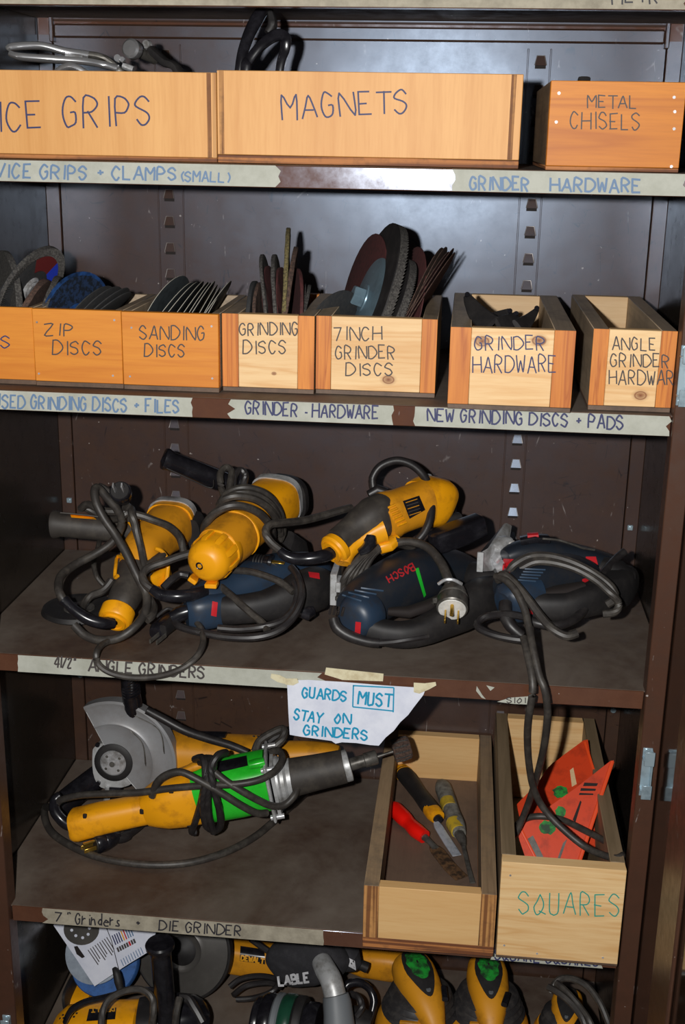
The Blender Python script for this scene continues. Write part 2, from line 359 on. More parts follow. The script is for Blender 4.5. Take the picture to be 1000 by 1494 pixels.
def lettering(root, s, p0, p1, h, proj, mat, w=1.6, off=.0006, name='lettering', jit=.18, sx=None, slant=0.0, flip=False):
    """writes s from pixel p0 to p1 (baseline) on the real plane given by proj; h is the letter height in px"""
    w *= 1.12
    adv = {'I': 2.4, ' ': 2.6, '.': 2.4, 'i': 2.2, '(': 3, ')': 2.4, '"': 3.4, '1': 2.6}
    small = 'rnes'
    tot = sum(adv.get(c, 5.2 if c in 'MWNHADOQ' else (4.2 if c in small else 4.8)) for c in s)-1
    L = math.hypot(p1[0]-p0[0], p1[1]-p0[1]); ux, uy = (p1[0]-p0[0])/L, (p1[1]-p0[1])/L
    vx, vy = uy, -ux
    if flip: vx, vy = -vx, -vy
    k = L/tot; hk = h/6; b = B(); x0 = 0; nq = 0; rnd = random.Random(hash_str(s+name))
    nrm = (proj(p0[0]+10, p0[1])-proj(p0[0], p0[1])).cross(proj(p0[0], p0[1]-10)-proj(p0[0], p0[1])).normalized()
    if nrm.dot(CAM-proj(*p0)) < 0: nrm = -nrm
    for c in s:
        a = adv.get(c, 5.2 if c in 'MWNHADOQ' else (4.2 if c in small else 4.8))
        dy = rnd.uniform(-.25, .25); sc = 1+rnd.uniform(-.06, .06)
        for st in GL[c].split(';'):
            if not st: continue
            pts = [(int(q[0])+rnd.uniform(-jit, jit), (int(q[1])+rnd.uniform(-jit, jit))*sc+dy) for q in st.split()]
            if len(pts) > 3: pts = [tuple(v[:2]) for v in smoothpath([(x, y, 0) for x, y in pts], 3)]
            px = [(p0[0]+ux*(x0+x)*k+vx*y*hk+slant*y*hk, p0[1]+uy*(x0+x)*k+vy*y*hk) for x, y in pts]
            for i in range(len(px)-1):
                (ax_, ay_), (bx, by) = px[i], px[i+1]; d = math.hypot(bx-ax_, by-ay_) or 1e-3
                tx, ty = (bx-ax_)/d*w*.35, (by-ay_)/d*w*.35; nx, ny = -(by-ay_)/d*w/2, (bx-ax_)/d*w/2
                q = [proj(ax_-tx+nx, ay_-ty+ny), proj(bx+tx+nx, by+ty+ny), proj(bx+tx-nx, by+ty-ny), proj(ax_-tx-nx, ay_-ty-ny)]
                nq += 1; b.quad(*[v+nrm*(off+nq*3e-6) for v in q])
        x0 += a
    for f in b.bm.faces:
        f.normal_update()
        if f.normal.dot(nrm) < 0: f.normal_flip()
    return build(name, b, mat, root, flat=True)
def hash_str(s):
    h = 7
    for c in s: h = (h*31+ord(c)) % 100003
    return h
from mathutils.bvhtree import BVHTree
def bvh(objs):
    out = []
    for o in objs:
        w = worldloc(o); vs = [v.co+w for v in o.data.vertices]
        out.append(BVHTree.FromPolygons(vs, [tuple(p.vertices) for p in o.data.polygons]))
    return out
def onto(objs, Yf, lift=0.0):
    """pixel -> first surface of the given objects (falls back to depth Yf)"""
    T = bvh(objs)
    def f(px, py):
        d = ray(px, py).normalized(); best = None
        for t in T:
            h = t.ray_cast(CAM, d)
            if h[0] is not None and (best is None or h[3] < best[1]): best = (h[0], h[3])
        p = best[0] if best else ay(px, py, Yf)
        return p-d*lift
    return f

Z0, Z1, Z2, Z3, Z4, Z5 = 1.6802, 1.493, 1.2271, .8831, .5062, .145
XL, XR, D = -.45, .45, .4138
PL, PR, PY = -.4105, .4133, -.010

# ================================================================ room
floor = build('floor', B().box((0, -.8, -.05), (5, 5, .1)), M['floor']); tag(floor, kind='structure')
wallb = build('wall_back', B().box((0, .62, 1.3), (5, .1, 2.7)), M['wall']); tag(wallb, kind='structure')

# ================================================================ steel cabinet
cab = thing('steel_cabinet', 'brown painted steel storage cabinet with shelves standing open', 'cabinet', (0, .2, 0))
ZT = 1.93
zlo = .02
build('back_panel', B().span((-.428, D, zlo), (.428, D+.012, ZT)), M['back'], cab)
for s in (-1, 1):
    # corner strip between the back seam and the side wall
    build('corner_strip', B().span((s*.4295, D-.003, zlo), (s*.4505, D+.012, ZT), .001), M['back'], cab)
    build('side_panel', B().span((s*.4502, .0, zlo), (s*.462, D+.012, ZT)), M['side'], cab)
# front posts: a flange seen from the front and its return
build('post', B().span((PR, PY, zlo), (PR+.0235, PY+.028, ZT), .0012), M['post'], cab)
build('post', B().span((PL-.05, PY, zlo), (PL, PY+.028, ZT), .0012), M['post'], cab)
build('plinth', B().span((PL, 0, 0.0), (PR, .02, .115), .001), M['post'], cab)
build('base_panel', B().span((-.45, .0, .0), (.45, D, .02)), M['side'], cab)
build('top_panel', B().span((-.462, -.01, ZT), (.462, D+.012, ZT+.012)), M['back'], cab)
# open right door: glossy inner face, edge rib, seen nearly edge on
DX = PR+.0245
door = build('door', B().span((DX, -.50, .03), (DX+.018, PY+.012, ZT-.01), .001), M['door'], cab)
ra, rb = ax(951, 1494, DX), ax(979, 1494, DX)
build('door_rib', B().span((DX-.006, rb.y, .03), (DX-.0003, ra.y, ZT-.02), .002), M['post'], door)
# left door, edge on, beyond the frame's left side
build('door', B().span((PL-.07, -.50, .03), (PL-.052, PY+.012, ZT-.01), .001), M['door'], cab)
# zinc latch brackets on the right post, one on the left
def bracket(px0, py0, px1, py1, X=None, flipx=1):
    a = ay(px0, py0, PY); b_ = ay(px1, py1, PY); xc = (a.x+b_.x)/2; z0, z1 = b_.z, a.z; h = z1-z0
    w = .013; b = B()
    b.box((xc, PY-.0008, (z0+z1)/2), (w*.9, .0016, h), .0004)
    b.box((xc, PY-.006, z1-.012), (w, .011, .0016), .0003).box((xc, PY-.006, z0+.012), (w, .011, .0016), .0003)
    b.box((xc+flipx*w*.42, PY-.006, (z0+z1)/2), (.0015, .0115, h*.95), .0004)
    b.box((xc+flipx*w*.1, PY-.0115, z1-.010), (w*.95, .0015, .019), .0005).box((xc+flipx*w*.1, PY-.0115, z0+.010), (w*.95, .0015, .019), .0005)
    b.cyl((xc-.001, PY-.003, z1-.004), (xc-.001, PY+.0, z1-.004), .003, n=10)
    b.cyl((xc-.001, PY-.003, z0+.004), (xc-.001, PY+.0, z0+.004), .003, n=10)
    return tag(build('latch_bracket', b, M['zinc'], cab), 'zinc plated latch bracket screwed to the post')
bracket(933, 1090, 952, 1161); bracket(986, 503, 1010, 592); bracket(4, 1480, 20, 1545)
# slotted uprights pressed into the back: shallow channel edges and hooked tabs
for xs, xe, tabx in ((232, 268, 248), (758, 790, 774)):
    for xx in (xs, xe):
        p = ay(xx, 300, D); build('channel_edge', B().span((p.x-.0012, D-.0018, zlo+.1), (p.x+.0012, D, 1.645), .0006), M['back'], cab)
    t0 = ay(tabx, 322 if tabx < 500 else 337, D); z = t0.z
    k = int((1.73-z)/.0382); zz = z+k*.0382
    while zz > .2:
        if min(abs(zz-s) for s in (Z0, Z1, Z2, Z3, Z4)) > .02:
            b = B(); x = t0.x; w0, w1, h, d = .0052, .0078, .0125, .0038
            top = [(x-w0, D, zz+h/2), (x+w0, D, zz+h/2)]; bot = [(x+w1, D-d, zz-h/2), (x-w1, D-d, zz-h/2)]
            b.prism(top+bot, (0, .0012, -.0002))
            b.quad((x-w1, D-d, zz-h/2), (x-w0, D, zz+h/2), (x-w0, D, zz-h/2+.002)).quad((x+w1, D-d, zz-h/2), (x+w0, D, zz+h/2), (x+w0, D, zz-h/2+.002))
            tb_ = build('shelf_tab', b, M['back'], cab)
            build('tab_edge_glint', B().sweep([(x-w1, D-d-.0004, zz-h/2+.0004), (x-w0, D-.001, zz+h/2), (x+w0, D-.001, zz+h/2), (x+w1, D-d-.0004, zz-h/2+.0004)], .0007, 6, up=(0, 1, 0)), M['edge_glint'], tb_)  # bright outline painted on as a highlight
            build('tab_shadow', B().box((x, D-.0004, zz-h/2-.0022), (w1*1.9, .0009, .0042)), M['slot'], tb_)  # dark strip painting the shadow below the tab
        zz -= .0382
# horizontal reinforcing rail across the top of the back, with a rounded bead
za, zb, zc = ay(500, 20, D).z, ay(500, 38, D).z, ay(500, 60, D).z
build('back_rail', B().sweep([(-.428, D-.001, (za+zb)/2), (.428, D-.001, (za+zb)/2)], [((.006), (za-zb)*.52)]*2, 16, 2.2), M['back'], cab)
build('back_rail', B().span((-.425, D-.009, zc), (.425, D+.002, zb-.001), .0025), M['back'], cab)
for s in (-1, 1):
    build('rail_end', B().span((s*.4275-.003, D-.013, zc-.006), (s*.4275+.003, D+.002, za+.01), .0012), M['back'], cab)
# square-headed screws low in the corner strips
for px, py in ((101, 730), (920, 770), (118, 984), (895, 1035)):
    p = ay(px, py, D-.004)
    if px in (920, 101):
        build('screw', B().box(p, (.0085, .003, .0085), .001).cyl(p, p+Vector((0, -.003, 0)), .0024, n=10), M['zinc'], cab)
    else:
        build('screw', B().cyl(p, p+Vector((0, -.004, 0)), .0045, n=10), M['zinc'], cab)

# ================================================================ shelves with their tape labels
TH = .0245
TF = lambda px, py: ay(px, py, -.0008)
def shelf(z, words):
    t = thing('cabinet_shelf', words, 'shelf', (0, .2, z-TH), 'shelves of the cabinet')
    b = B()
    b.span((-.449, .001, z-.0022), (.449, D-.004, z), .0006)
    top = build('shelf_top', b, M['shelf'], t)
    build('front_lip', B().span((-.4105+.001, 0, z-TH), (.4125, .0022, z-.0004), .0009), M['lip'], t)
    build('lip_return', B().span((-.4105, .0022, z-TH), (.4105, .016, z-TH+.0015)), M['lip'], t)
    build('back_lip', B().span((-.448, D-.0055, z-TH), (.448, D-.0035, z-.001)), M['lip'], t)
    return t
sh0 = shelf(Z0, 'top shelf of the cabinet, only its taped lip in view at the upper frame edge')
sh1 = shelf(Z1, 'shelf under the three large boxes, its lip half taped, half bare metal')
sh2 = shelf(Z2, 'shelf under the row of disc boxes, three tape labels on its lip')
sh3 = shelf(Z3, 'shelf carrying the yellow grinders and blue jigsaws, torn tape on its lip')
sh4 = shelf(Z4, 'shelf with the green die grinder and two long wooden boxes')
sh5 = shelf(Z5, 'lowest dark shelf with sanders and the clear disc pack on it')
def jag(x, y0, y1, n, amp, seed, down=True):
    r = random.Random(seed); ys = [y0+(y1-y0)*i/n for i in range(n+1)]
    return [(x+r.uniform(-amp, amp), y) for y in ys]
def tape(sh, poly, mat='tape', lab=None, y=-.0006):
    f = lambda px, py: ay(px, py, y)
    b = B().prism([f(*p) for p in poly], (0, .0005, 0))
    o = build('label_tape', b, M[mat], sh, ang=80)
    if lab: tag(o, lab)
    return o
lipY = lambda x, z, top: None
def lipband(z, x0, x1, k0=.06, k1=.96, n=10):
    """pixels of a band on the lip between fractions k0..k1 of its height (top edge list, bottom edge list)"""
    def py(x, zz):
        lo, hi = -50, 1600
        for _ in range(40):
            mid = (lo+hi)/2
            if ay(x, mid, 0).z > zz: lo = mid
            else: hi = mid
        return lo
    xs = [x0+(x1-x0)*i/n for i in range(n+1)]
    return [(x, py(x, z-TH*k0)) for x in xs], [(x, py(x, z-TH*k1)) for x in xs]
def bandtape(sh, z, x0, x1, mat, l=6, r=6, seed=1, k0=.03, k1=.97, lab=None):
    t, bo = lipband(z, x0, x1, k0, k1); rd = random.Random(seed)
    L = [(x0+rd.uniform(-l, l), t[0][1]+(bo[0][1]-t[0][1])*f) for f in (.25, .5, .75)]
    Rr = [(x1+rd.uniform(-r, r), t[-1][1]+(bo[-1][1]-t[-1][1])*f) for f in (.25, .5, .75)]
    return tape(sh, t+Rr+bo[::-1]+L[::-1], mat, lab)
t0 = bandtape(sh0, Z0, -22, 1003, 'tape_dirty', seed=3)
lettering(t0, 'METR', (893, 5), (962, 4), 22, TF, M['ink_black'], 2.2)
t1 = bandtape(sh1, Z1, -22, 402, 'tape', r=9, seed=5)
lettering(t1, 'VICE GRIPS', (-6, 258), (128, 262), 19, TF, M['ink_blue_faded'], 2.6)
lettering(t1, '+ CLAMPS', (140, 261), (258, 263), 18, TF, M['ink_blue_faded'], 2.6)
lettering(t1, '(SMALL)', (263, 264), (334, 266), 14, TF, M['ink_blue_faded'], 2.2)
t1b = bandtape(sh1, Z1, 660, 1003, 'tape', l=7, seed=6)
lettering(t1b, 'GRINDER', (686, 276), (772, 278), 18, TF, M['ink_blue_faded'], 2.8)
lettering(t1b, 'HARDWARE', (803, 278), (936, 281), 18, TF, M['ink_blue_faded'], 2.8)
t2 = bandtape(sh2, Z2, -22, 281, 'tape', r=3, seed=7)
lettering(t2, 'USED GRINDING DISCS + FILES', (-8, 594), (262, 602), 18, TF, M['ink_blue_faded'], 2.4)
t2b = bandtape(sh2, Z2, 337, 574, 'tape', l=7, r=3, seed=8)
lettering(t2b, 'GRINDER . HARDWARE', (358, 604), (553, 611), 18, TF, M['ink_blue'], 2.2)
t2c = bandtape(sh2, Z2, 606, 977, 'tape', l=4, r=5, seed=9)
lettering(t2c, 'NEW GRINDING DISCS + PADS', (624, 613), (910, 626), 18, TF, M['ink_blue'], 2.3)
t3 = bandtape(sh3, Z3, 26, 470, 'tape', l=3, r=12, seed=10, k0=.05, k1=1.0)
lettering(t3, '41/2"', (80, 973), (110, 975), 15, TF, M['ink_grey'], 2.2)
lettering(t3, 'ANGLE GRINDERS', (130, 979), (299, 989), 16, TF, M['ink_grey'], 2.4)
tape(sh3, [(476, 974), (560, 983), (559, 994), (500, 992), (474, 984)], 'tape_yellow', y=-.0012)
tape(sh3, [(396, 983), (408, 985), (430, 996), (424, 1000), (405, 995), (395, 989)], 'tape_yellow', y=-.0018)
tape(sh3, [(710, 1000), (722, 1003), (716, 1008)], 'tape', y=-.0008)
tape(sh3, [(696, 1001), (704, 1014), (709, 1020), (703, 1018), (695, 1008)], 'tape', y=-.0008)
t3b = tape(sh3, [(726, 1024), (745, 1018), (773, 1016), (773, 1028), (750, 1027)], 'tape', y=-.0008)
lettering(t3b, 'SIOI', (740, 1025), (768, 1025), 7, TF, M['ink_grey'], 1.3)
t4 = bandtape(sh4, Z4, 62, 472, 'tape_dirty', l=10, r=5, seed=11, k0=.03, k1=1.0)
lettering(t4, '7"', (80, 1343), (103, 1344), 12, TF, M['ink_black'], 1.8)
lettering(t4, 'Grinders', (110, 1347), (176, 1351), 16, TF, M['ink_black'], 1.7)
lettering(t4, '+', (197, 1350), (205, 1351), 9, TF, M['ink_black'], 2.0)
lettering(t4, 'DIE GRINDER', (232, 1356), (352, 1365), 14, TF, M['ink_black'], 1.8)
t4b = bandtape(sh4, Z4, 716, 880, 'tape', l=5, r=6, seed=12, k0=.4, k1=1.05)
lettering(t4b, 'SQUARE SQUARES', (722, 1399), (874, 1409), 14, TF, M['ink_blue'], 1.8)

# ================================================================ wooden boxes
def crate(name, label, x0, x1, y0, y1, z0, z1, t, style, mf, ms, mi=None, bottom=.006, tb=None, grp=None, side_lab=None):
    """style 'cover': front board covers the side boards; 'inset': front board sits between the side boards' end grain"""
    c = thing(name, label, 'box', ((x0+x1)/2, (y0+y1)/2, z0), grp)
    tf = t if isinstance(t, tuple) else (t, t); ts, tt = tf; tb = tb or tt; mi = mi or ms; bv = .0007
    if style == 'cover':
        build('front_board', B().span((x0, y0, z0+bottom), (x1, y0+tt, z1), bv), M[mf], c)
        ys = y0+tt+.0002
    else:
        build('front_board', B().span((x0+ts+.0002, y0, z0+bottom), (x1-ts-.0002, y0+tt, z1), bv), M[mf], c)
        ys = y0
    for xa, xb in ((x0, x0+ts), (x1-ts, x1)):
        if style == 'inset':
            build('side_board', B().span((xa, ys+.0012, z0+bottom), (xb, y1, z1), bv), M[ms], c)
            build('end_grain', B().span((xa, ys, z0+bottom), (xb, ys+.0012, z1), .0003), M[mi[1] if isinstance(mi, tuple) else 'endgrain'], c)
        else:
            build('side_board', B().span((xa, ys, z0+bottom), (xb, y1, z1), bv), M[ms], c)
    build('back_board', B().span((x0+ts+.0002, y1-tb, z0+bottom), (x1-ts-.0002, y1, z1), bv), M[mi[0] if isinstance(mi, tuple) else mi], c)
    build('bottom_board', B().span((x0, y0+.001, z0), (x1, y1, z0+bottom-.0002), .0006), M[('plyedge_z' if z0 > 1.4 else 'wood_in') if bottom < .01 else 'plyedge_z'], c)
    return c
def child(c, n): return next(o for o in c.children if o.name.split('.')[0] == n)
def front_text(c, lines, y, mat, w=1.7):
    f = child(c, 'front_board'); pr = lambda px, py: ay(px, py, y)
    for s, p0, p1, h in lines: lettering(f, s, p0, p1, h, pr, M[mat], w)
def knots(c, pts, y, seed=0):
    f = child(c, 'front_board'); f.data.materials[0] = wood('pine_knotty', 'f3d3a0', 'cf9350', 'X', 34, ring=.5, seed=seed, knots=[tuple(ay(px, py, y)-c.location)+(r,) for px, py, r in pts])
def nails(c, pts, y, r=.0017):
    for px, py in pts:
        p = ay(px, py, y); build('nail_head', B().cyl(p+Vector((0, .001, 0)), p+Vector((0, -.0007, 0)), r, n=8), M['steel'], c)

# top row
vy = .040
vice = crate('wooden_box', 'pale plywood box marked vice grips at the upper left', -.446, -.1180, vy, .34, Z1+.0005, 1.5905, .0085, 'cover', 'ply', 'ply2', bottom=.005)
front_text(vice, [('V', (-34, 190), (-10, 190), 40), ('ICE', (-3, 191), (64, 186), 40), ('GRIPS', (92, 186), (224, 182), 42)], vy, 'ink_blue', 2.3)
build('ply_edge', B().span((-.1290, vy-.0004, Z1+.0055), (-.1240, vy+.002, 1.5900)), M['plyedge'], vice)
build('ply_edge', B().span((-.1225, vy-.0004, Z1+.0055), (-.1185, vy+.002, 1.5900)), M['endgrain2'], vice)
mag = crate('wooden_box', 'wide pale plywood box marked magnets at the top centre', -.1165, .2245, vy-.004, .34, Z1+.0005, 1.593, .0085, 'cover', 'ply', 'ply2', bottom=.009)
front_text(mag, [('MAGNETS', (413, 174), (598, 163), 34)], vy-.004, 'ink_blue', 2.2)
build('ply_edge', B().span((-.1140, vy-.0044, Z1+.0100), (-.1085, vy-.002, 1.5925)), M['plyedge'], mag)
build('ply_edge', B().span((.2115, vy-.0044, Z1+.0100), (.2170, vy-.002, 1.5925)), M['plyedge'], mag)
met = crate('wooden_box', 'orange varnished box marked metal chisels at the upper right', .2525, .3945, .002, .30, Z1+.0005, 1.5855, (.006, .012), 'cover', 'pine_chisel', 'wood_greybrown', bottom=.0045)
front_text(met, [('METAL', (858, 157), (930, 158), 18), ('CHISELS', (833, 187), (935, 189), 23)], .002, 'ink_grey', 1.7)
nails(met, [(816, 136), (812, 178), (984, 142), (984, 188), (980, 243), (985, 163)], .002)

# disc boxes
zt = 1.3215
zb2 = Z2+.0005
used = crate('wooden_box', 'varnished box partly out of frame beside the zip discs box', -.446, -.3445, .033, .21, zb2, zt, .007, 'cover', 'pine_orange', 'wood_grey')
front_text(used, [('FILES', (-64, 505), (16, 507), 16), ("'", (-4, 474), (2, 474), 14)], .033, 'ink_blue')
zipb = crate('wooden_box', 'orange varnished box marked zip discs', -.3435, -.2345, .030, .2, zb2, zt, .010, 'cover', 'pine_orange', 'wood_grey')
front_text(zipb, [('ZIP', (65, 489), (108, 490), 17), ('DISCS', (77, 516), (150, 517), 19)], .030, 'ink_grey')
nails(zipb, [(167, 467), (57, 545), (165, 548), (54, 470)], .030, .0013)
sand = crate('wooden_box', 'orange varnished box marked sanding discs', -.2335, -.1165, .028, .22, zb2, zt, .010, 'cover', 'pine_orange', 'wood_grey')
front_text(sand, [('SANDING', (204, 495), (300, 496), 19), ('DISCS', (211, 519), (271, 520), 17)], .028, 'ink_grey')
nails(sand, [(192, 478), (309, 476), (190, 549), (310, 552)], .028, .0013)
grin = crate('wooden_box', 'varnished box marked grinding discs, end grain strips beside its front', -.1145, -.0035, .040, .262, zb2, zt, (.0195, .014), 'inset', 'pine', 'wood_grey', ('pine_orange', 'endgrain'))
front_text(grin, [('GRINDING', (350, 489), (436, 488), 17), ('DISCS', (355, 515), (419, 515), 18)], .040, 'ink_grey')
seven = crate('wooden_box', 'pale pine box marked 7 inch grinder discs', -.0020, .1415, .045, .28, zb2, zt, (.018, .014), 'inset', 'pine', 'wood_grey', ('pine_in', 'endgrain'))
front_text(seven, [('7INCH', (488, 496), (558, 496), 18), ('GRINDER', (490, 523), (577, 523), 18), ('DISCS', (505, 547), (575, 547), 17)], .045, 'ink_grey')
hwb = crate('wooden_box', 'pine box marked grinder hardware with black spanners in it', .1575, .2975, -.010, .315, zb2, zt, (.0235, .014), 'inset', 'pine', 'wood_grey', ('pine_in', 'endgrain'))
front_text(hwb, [('GRINDER', (693, 510), (796, 510), 19), ('HARDWARE', (690, 543), (813, 543), 23)], -.010, 'ink_blue')
ahw = crate('wooden_box', 'empty pine box marked angle grinder hardware at the right end', .3190, .4125, .012, .335, zb2, zt, (.0175, .014), 'inset', 'pine', 'wood_grey', ('pine_in', 'endgrain'))
front_text(ahw, [('ANGLE', (894, 510), (958, 511), 18), ('GRINDER', (891, 534), (977, 536), 18), ('HARDWAR', (889, 560), (984, 561), 20)], .012, 'ink_grey')

knots(seven, [(567, 554, .008)], .045, 2.2)
knots(hwb, [(704, 498, .009), (787, 497, .009)], -.010, 3.3)
knots(ahw, [(935, 577, .008)], .012, 4.1)
knots(grin, [(400, 545, .003)], .040, 5.6)
# big boxes on the fourth shelf
chb = crate('wooden_box', 'dark weathered plywood box holding three chisels', .0775, .2485, -.030, .41, Z4+.0005, .600, (.0195, .016), 'inset', 'ply2', 'wood_greybrown', ('ply2', 'plyedge'), bottom=.0155)
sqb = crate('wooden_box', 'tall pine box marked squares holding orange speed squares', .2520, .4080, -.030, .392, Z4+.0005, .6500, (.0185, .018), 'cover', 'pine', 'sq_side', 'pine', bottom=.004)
front_text(sqb, [('SQUARES', (757, 1332), (906, 1336), 30)], -.030, 'ink_teal', 1.5)
nails(sqb, [(745, 1277), (784, 1391), (880, 1397), (736, 1379)], -.030, .0014)
# ================================================================ discs standing in the boxes
def edgemat(o, axis, em, th=.5):
    o.data.materials.append(em)
    for p in o.data.polygons:
        if abs(p.normal.dot(axis)) < th: p.material_index = 1
def disc(name, label, px, py, Y, lean=0.0, w=0.0, th=.002, zf=None, mat='disc_back', em=None, group=None, r=None, hole=.011, tilt=0.0, n=36, dish=0.0, wob=0.0):
    """disc standing on edge in a box; (px,py,Y) is its highest point"""
    T = ay(px, py, Y); zf = zf if zf is not None else Z2+.0068
    le, w = math.radians(lean), math.radians(w); ti = math.radians(tilt)
    dr = Vector((math.sin(le), math.sin(ti), math.cos(le))).normalized()
    yf = (.062 if px > 460 else .056) if px > 345 else .044
    if r is None:
        for _ in range(6):
            r = (T.z-zf)/2/dr.z; Y = max(Y, yf+r+.001); T = ay(px, py, Y)
    else: Y = max(Y, yf+r+.001); T = ay(px, py, Y)
    h = Vector((T.x-CAM.x, T.y-CAM.y, 0)).normalized(); h = Vector((h.x*math.cos(w)-h.y*math.sin(w), h.x*math.sin(w)+h.y*math.cos(w), 0))
    h = (h-dr*h.dot(dr)).normalized(); nr = dr.cross(h).normalized()
    c = T-dr*r
    t = B(); t.lathe(c-nr*th/2, nr, [(hole, 0), (r*.45, dish), (r*.99, 0), (r, th*.15), (r, th*.85), (r*.99, th), (r*.45, th+dish), (hole, th), (hole, 0)], n, ref=dr)
    if wob:
        rd = random.Random(int(px*7+py))
        for v in t.bm.verts: v.co += nr*rd.uniform(-wob, wob)
    o = build(name, t, M[mat], None, origin=c)
    if em: edgemat(o, nr, M[em])
    tag(o, label, 'disc', group); return o, c, nr, dr, r
def flap(c, nr, dr, r, root, mat, th=.009, r0=.55, n=60, sgn=1):
    """overlapping flaps round the rim of a flap disc"""
    b = B(); h = nr.cross(dr)
    n = int(n*1.6); st = 2*math.pi/n
    E = lambda a, rr, u: c+(dr*math.cos(a)+h*math.sin(a))*rr+nr*u*sgn
    for i in range(n):
        a = st*i
        b.quad(E(a, r*r0, .001), E(a, r, .001), E(a+st*1.5, r*.995, th), E(a+st*1.0, r*r0, th*.7))
        b.quad(E(a, r, -.0005), E(a+st, r, -.0005), E(a+st*1.5, r*.995, th), E(a, r, th*.7))
    return build('flaps', b, M[mat], root)

# leftmost box: flap discs
disc('flap_disc', 'grey disc edge at the far left photo border, in the leftmost box', 8, 366, .115, 4, 14, .008, mat='disc_grey', wob=.0006)
fd, c, nr, dr, r = disc('flap_disc', 'large flap disc with a red and blue label leaning in the leftmost box', 74, 359, .112, 30, -34, .003, mat='disc_dark', r=.0605, zf=0)
flap(c, nr, dr, r, fd, 'disc_grey', sgn=1 if nr.dot(CAM-c) > 0 else -1, r0=.80, th=.006)
sg = 1 if nr.dot(CAM-c) > 0 else -1; h_ = nr.cross(dr)
for nm, a0, a1, mt in (('label_ring', -30, 35, 'red_label'), ('label_ring', 35, 75, 'label_blue')):
    b = B(); N = 12
    for i in range(N):
        u0, u1 = math.radians(a0+(a1-a0)*i/N), math.radians(a0+(a1-a0)*(i+1)/N)
        q = [c+(dr*math.cos(u)-h_*math.sin(u)*sg)*rr+nr*sg*.0042 for u, rr in ((u0, r*.45), (u0, r*.8), (u1, r*.8), (u1, r*.45))]
        b.quad(*q)
    build(nm, b, M[mt], fd)
build('hub', B().lathe(c+nr*sg*.0016, nr*sg, [(0, .004), (.007, .004), (.009, .0015), (.013, .0035), (.016, .0)], 20), M['steel'], fd)
for k, (px, py, le, w) in enumerate(((33, 400, 18, -30), (66, 408, 26, -16), (84, 404, 20, -8))):
    disc('flap_disc', ['small dark flap disc low at the front of the leftmost box', 'small brown edged disc beside the large labelled flap disc', 'small grey disc nearest the zip discs box, in the leftmost box'][k], px, py, .085+.004*k, le, w, .007, mat=['disc_dark', 'disc_brown', 'disc_grey'][k], zf=1.245, wob=.0005)
# zip discs
zd, c, nr, dr, r = disc('zip_disc', 'blue labelled cut-off disc standing in the zip discs box', 122, 396, .105, 12, -44, .0016, mat='disc_blue', em='disc_blue')
sg = 1 if nr.dot(CAM-c) > 0 else -1
build('paper_label', B().lathe(c+nr*sg*.0012, nr*sg, [(.012, 0), (r*.93, 0), (r*.93, .0003), (.012, .0003)], 30), plain('dark_printed_label', '1a2029', .5, dirt='243450', dsc=180, dlo=.45, dhi=.55), zd)
build('centre_label', B().lathe(c+nr*sg*.0017, nr*sg, [(.007, 0), (.024, 0), (.024, .0003), (.007, .0003)], 24), M['disc_blue'], zd)
for k, (px, py, le, w) in enumerate(((158, 417, 34, -30), (171, 418, 38, -28), (184, 420, 44, -24), (188, 426, 48, -22))):
    disc('zip_disc', ['nearest', 'second', 'third', 'farthest'][k]+' dark cut-off disc to the right of the blue one in the zip discs box', px, py, .10+.002*k, le, w, .0016, mat='disc_dark', r=.0555-.002*k, group='dark discs in the zip discs box', zf=0)
# sanding discs
sds = [(266, 402, 26, -26, .056), (279, 412, 33, -16, 0), (286, 412, 35, -13, 0), (295, 411, 34, -10, 0), (302, 412, 33, -9, 0), (306, 413, 31, -8, 0), (312, 411, 31, -8, 0), (316, 416, 28, -7, 0), (320, 420, 27, -7, 0), (326, 421, 28, -7, 0), (336, 410, 33, -10, .054)]
for k, (px, py, le, w, r_) in enumerate(sds):
    disc('sanding_disc', ['leftmost broad', 'second', 'third', 'fourth', 'fifth', 'sixth', 'seventh', 'eighth', 'ninth', 'tenth', 'rightmost leaning'][k]+(' sanding disc in the sanding discs box' if k in (0, 10) else ' sanding disc from the left in the sanding discs box'), px, py, .108+.0016*k, le, w, .0010, mat='disc_back', em='disc_edge', group='sanding discs fanned in their box', r=r_ or None, zf=Z2+.0068, hole=.010)
# grinding discs
gds = [(371, 410, 0, -9, .005, 'disc_dark', 'dark wheel at the left end of the grinding discs box'),
       (378, 412, -1, -8, .004, 'disc_brown', 'brown wheel second from the left in the grinding discs box'),
       (382, 371, -9, -4, .0042, 'disc_grey', 'grey worn wheel leaning left in the grinding discs box'),
       (389, 388, -11, -10, .0035, 'disc_maroon', 'maroon wheel behind the left leaning grey wheel'),
       (400, 371, -6, -4, .0048, 'disc_grey', 'second tall grey wheel leaning left in the grinding discs box'),
       (408, 390, -8, -9, .004, 'disc_maroon', 'maroon wheel in the middle of the grinding discs box'),
       (421, 332, 2, -1, .0052, 'disc_yellow', 'tallest thin yellowish wheel in the grinding discs box'),
       (432, 360, 8, -2, .0060, 'disc_brown', 'tall brown wheel leaning right in the grinding discs box'),
       (436, 392, 6, 8, .004, 'disc_maroon', 'dark wheel edge behind the tall brown wheel'),
       (436, 428, 3, 2, .0055, 'disc_brown', 'short brown wheel in front of the tall brown wheel'),
       (444, 414, 4, 1, .0045, 'disc_grey', 'short grey wheel right of the tall brown wheel'),
       (452, 416, 9, -2, .004, 'disc_grey', 'short grey wheel at the right end of the grinding discs box')]
for k, (px, py, le, w, th, mt, lb) in enumerate(gds):
    disc('grinding_disc', lb, px, py, .125+(.004 if k % 2 else 0), le, w, th, mat=mt, wob=.0004)
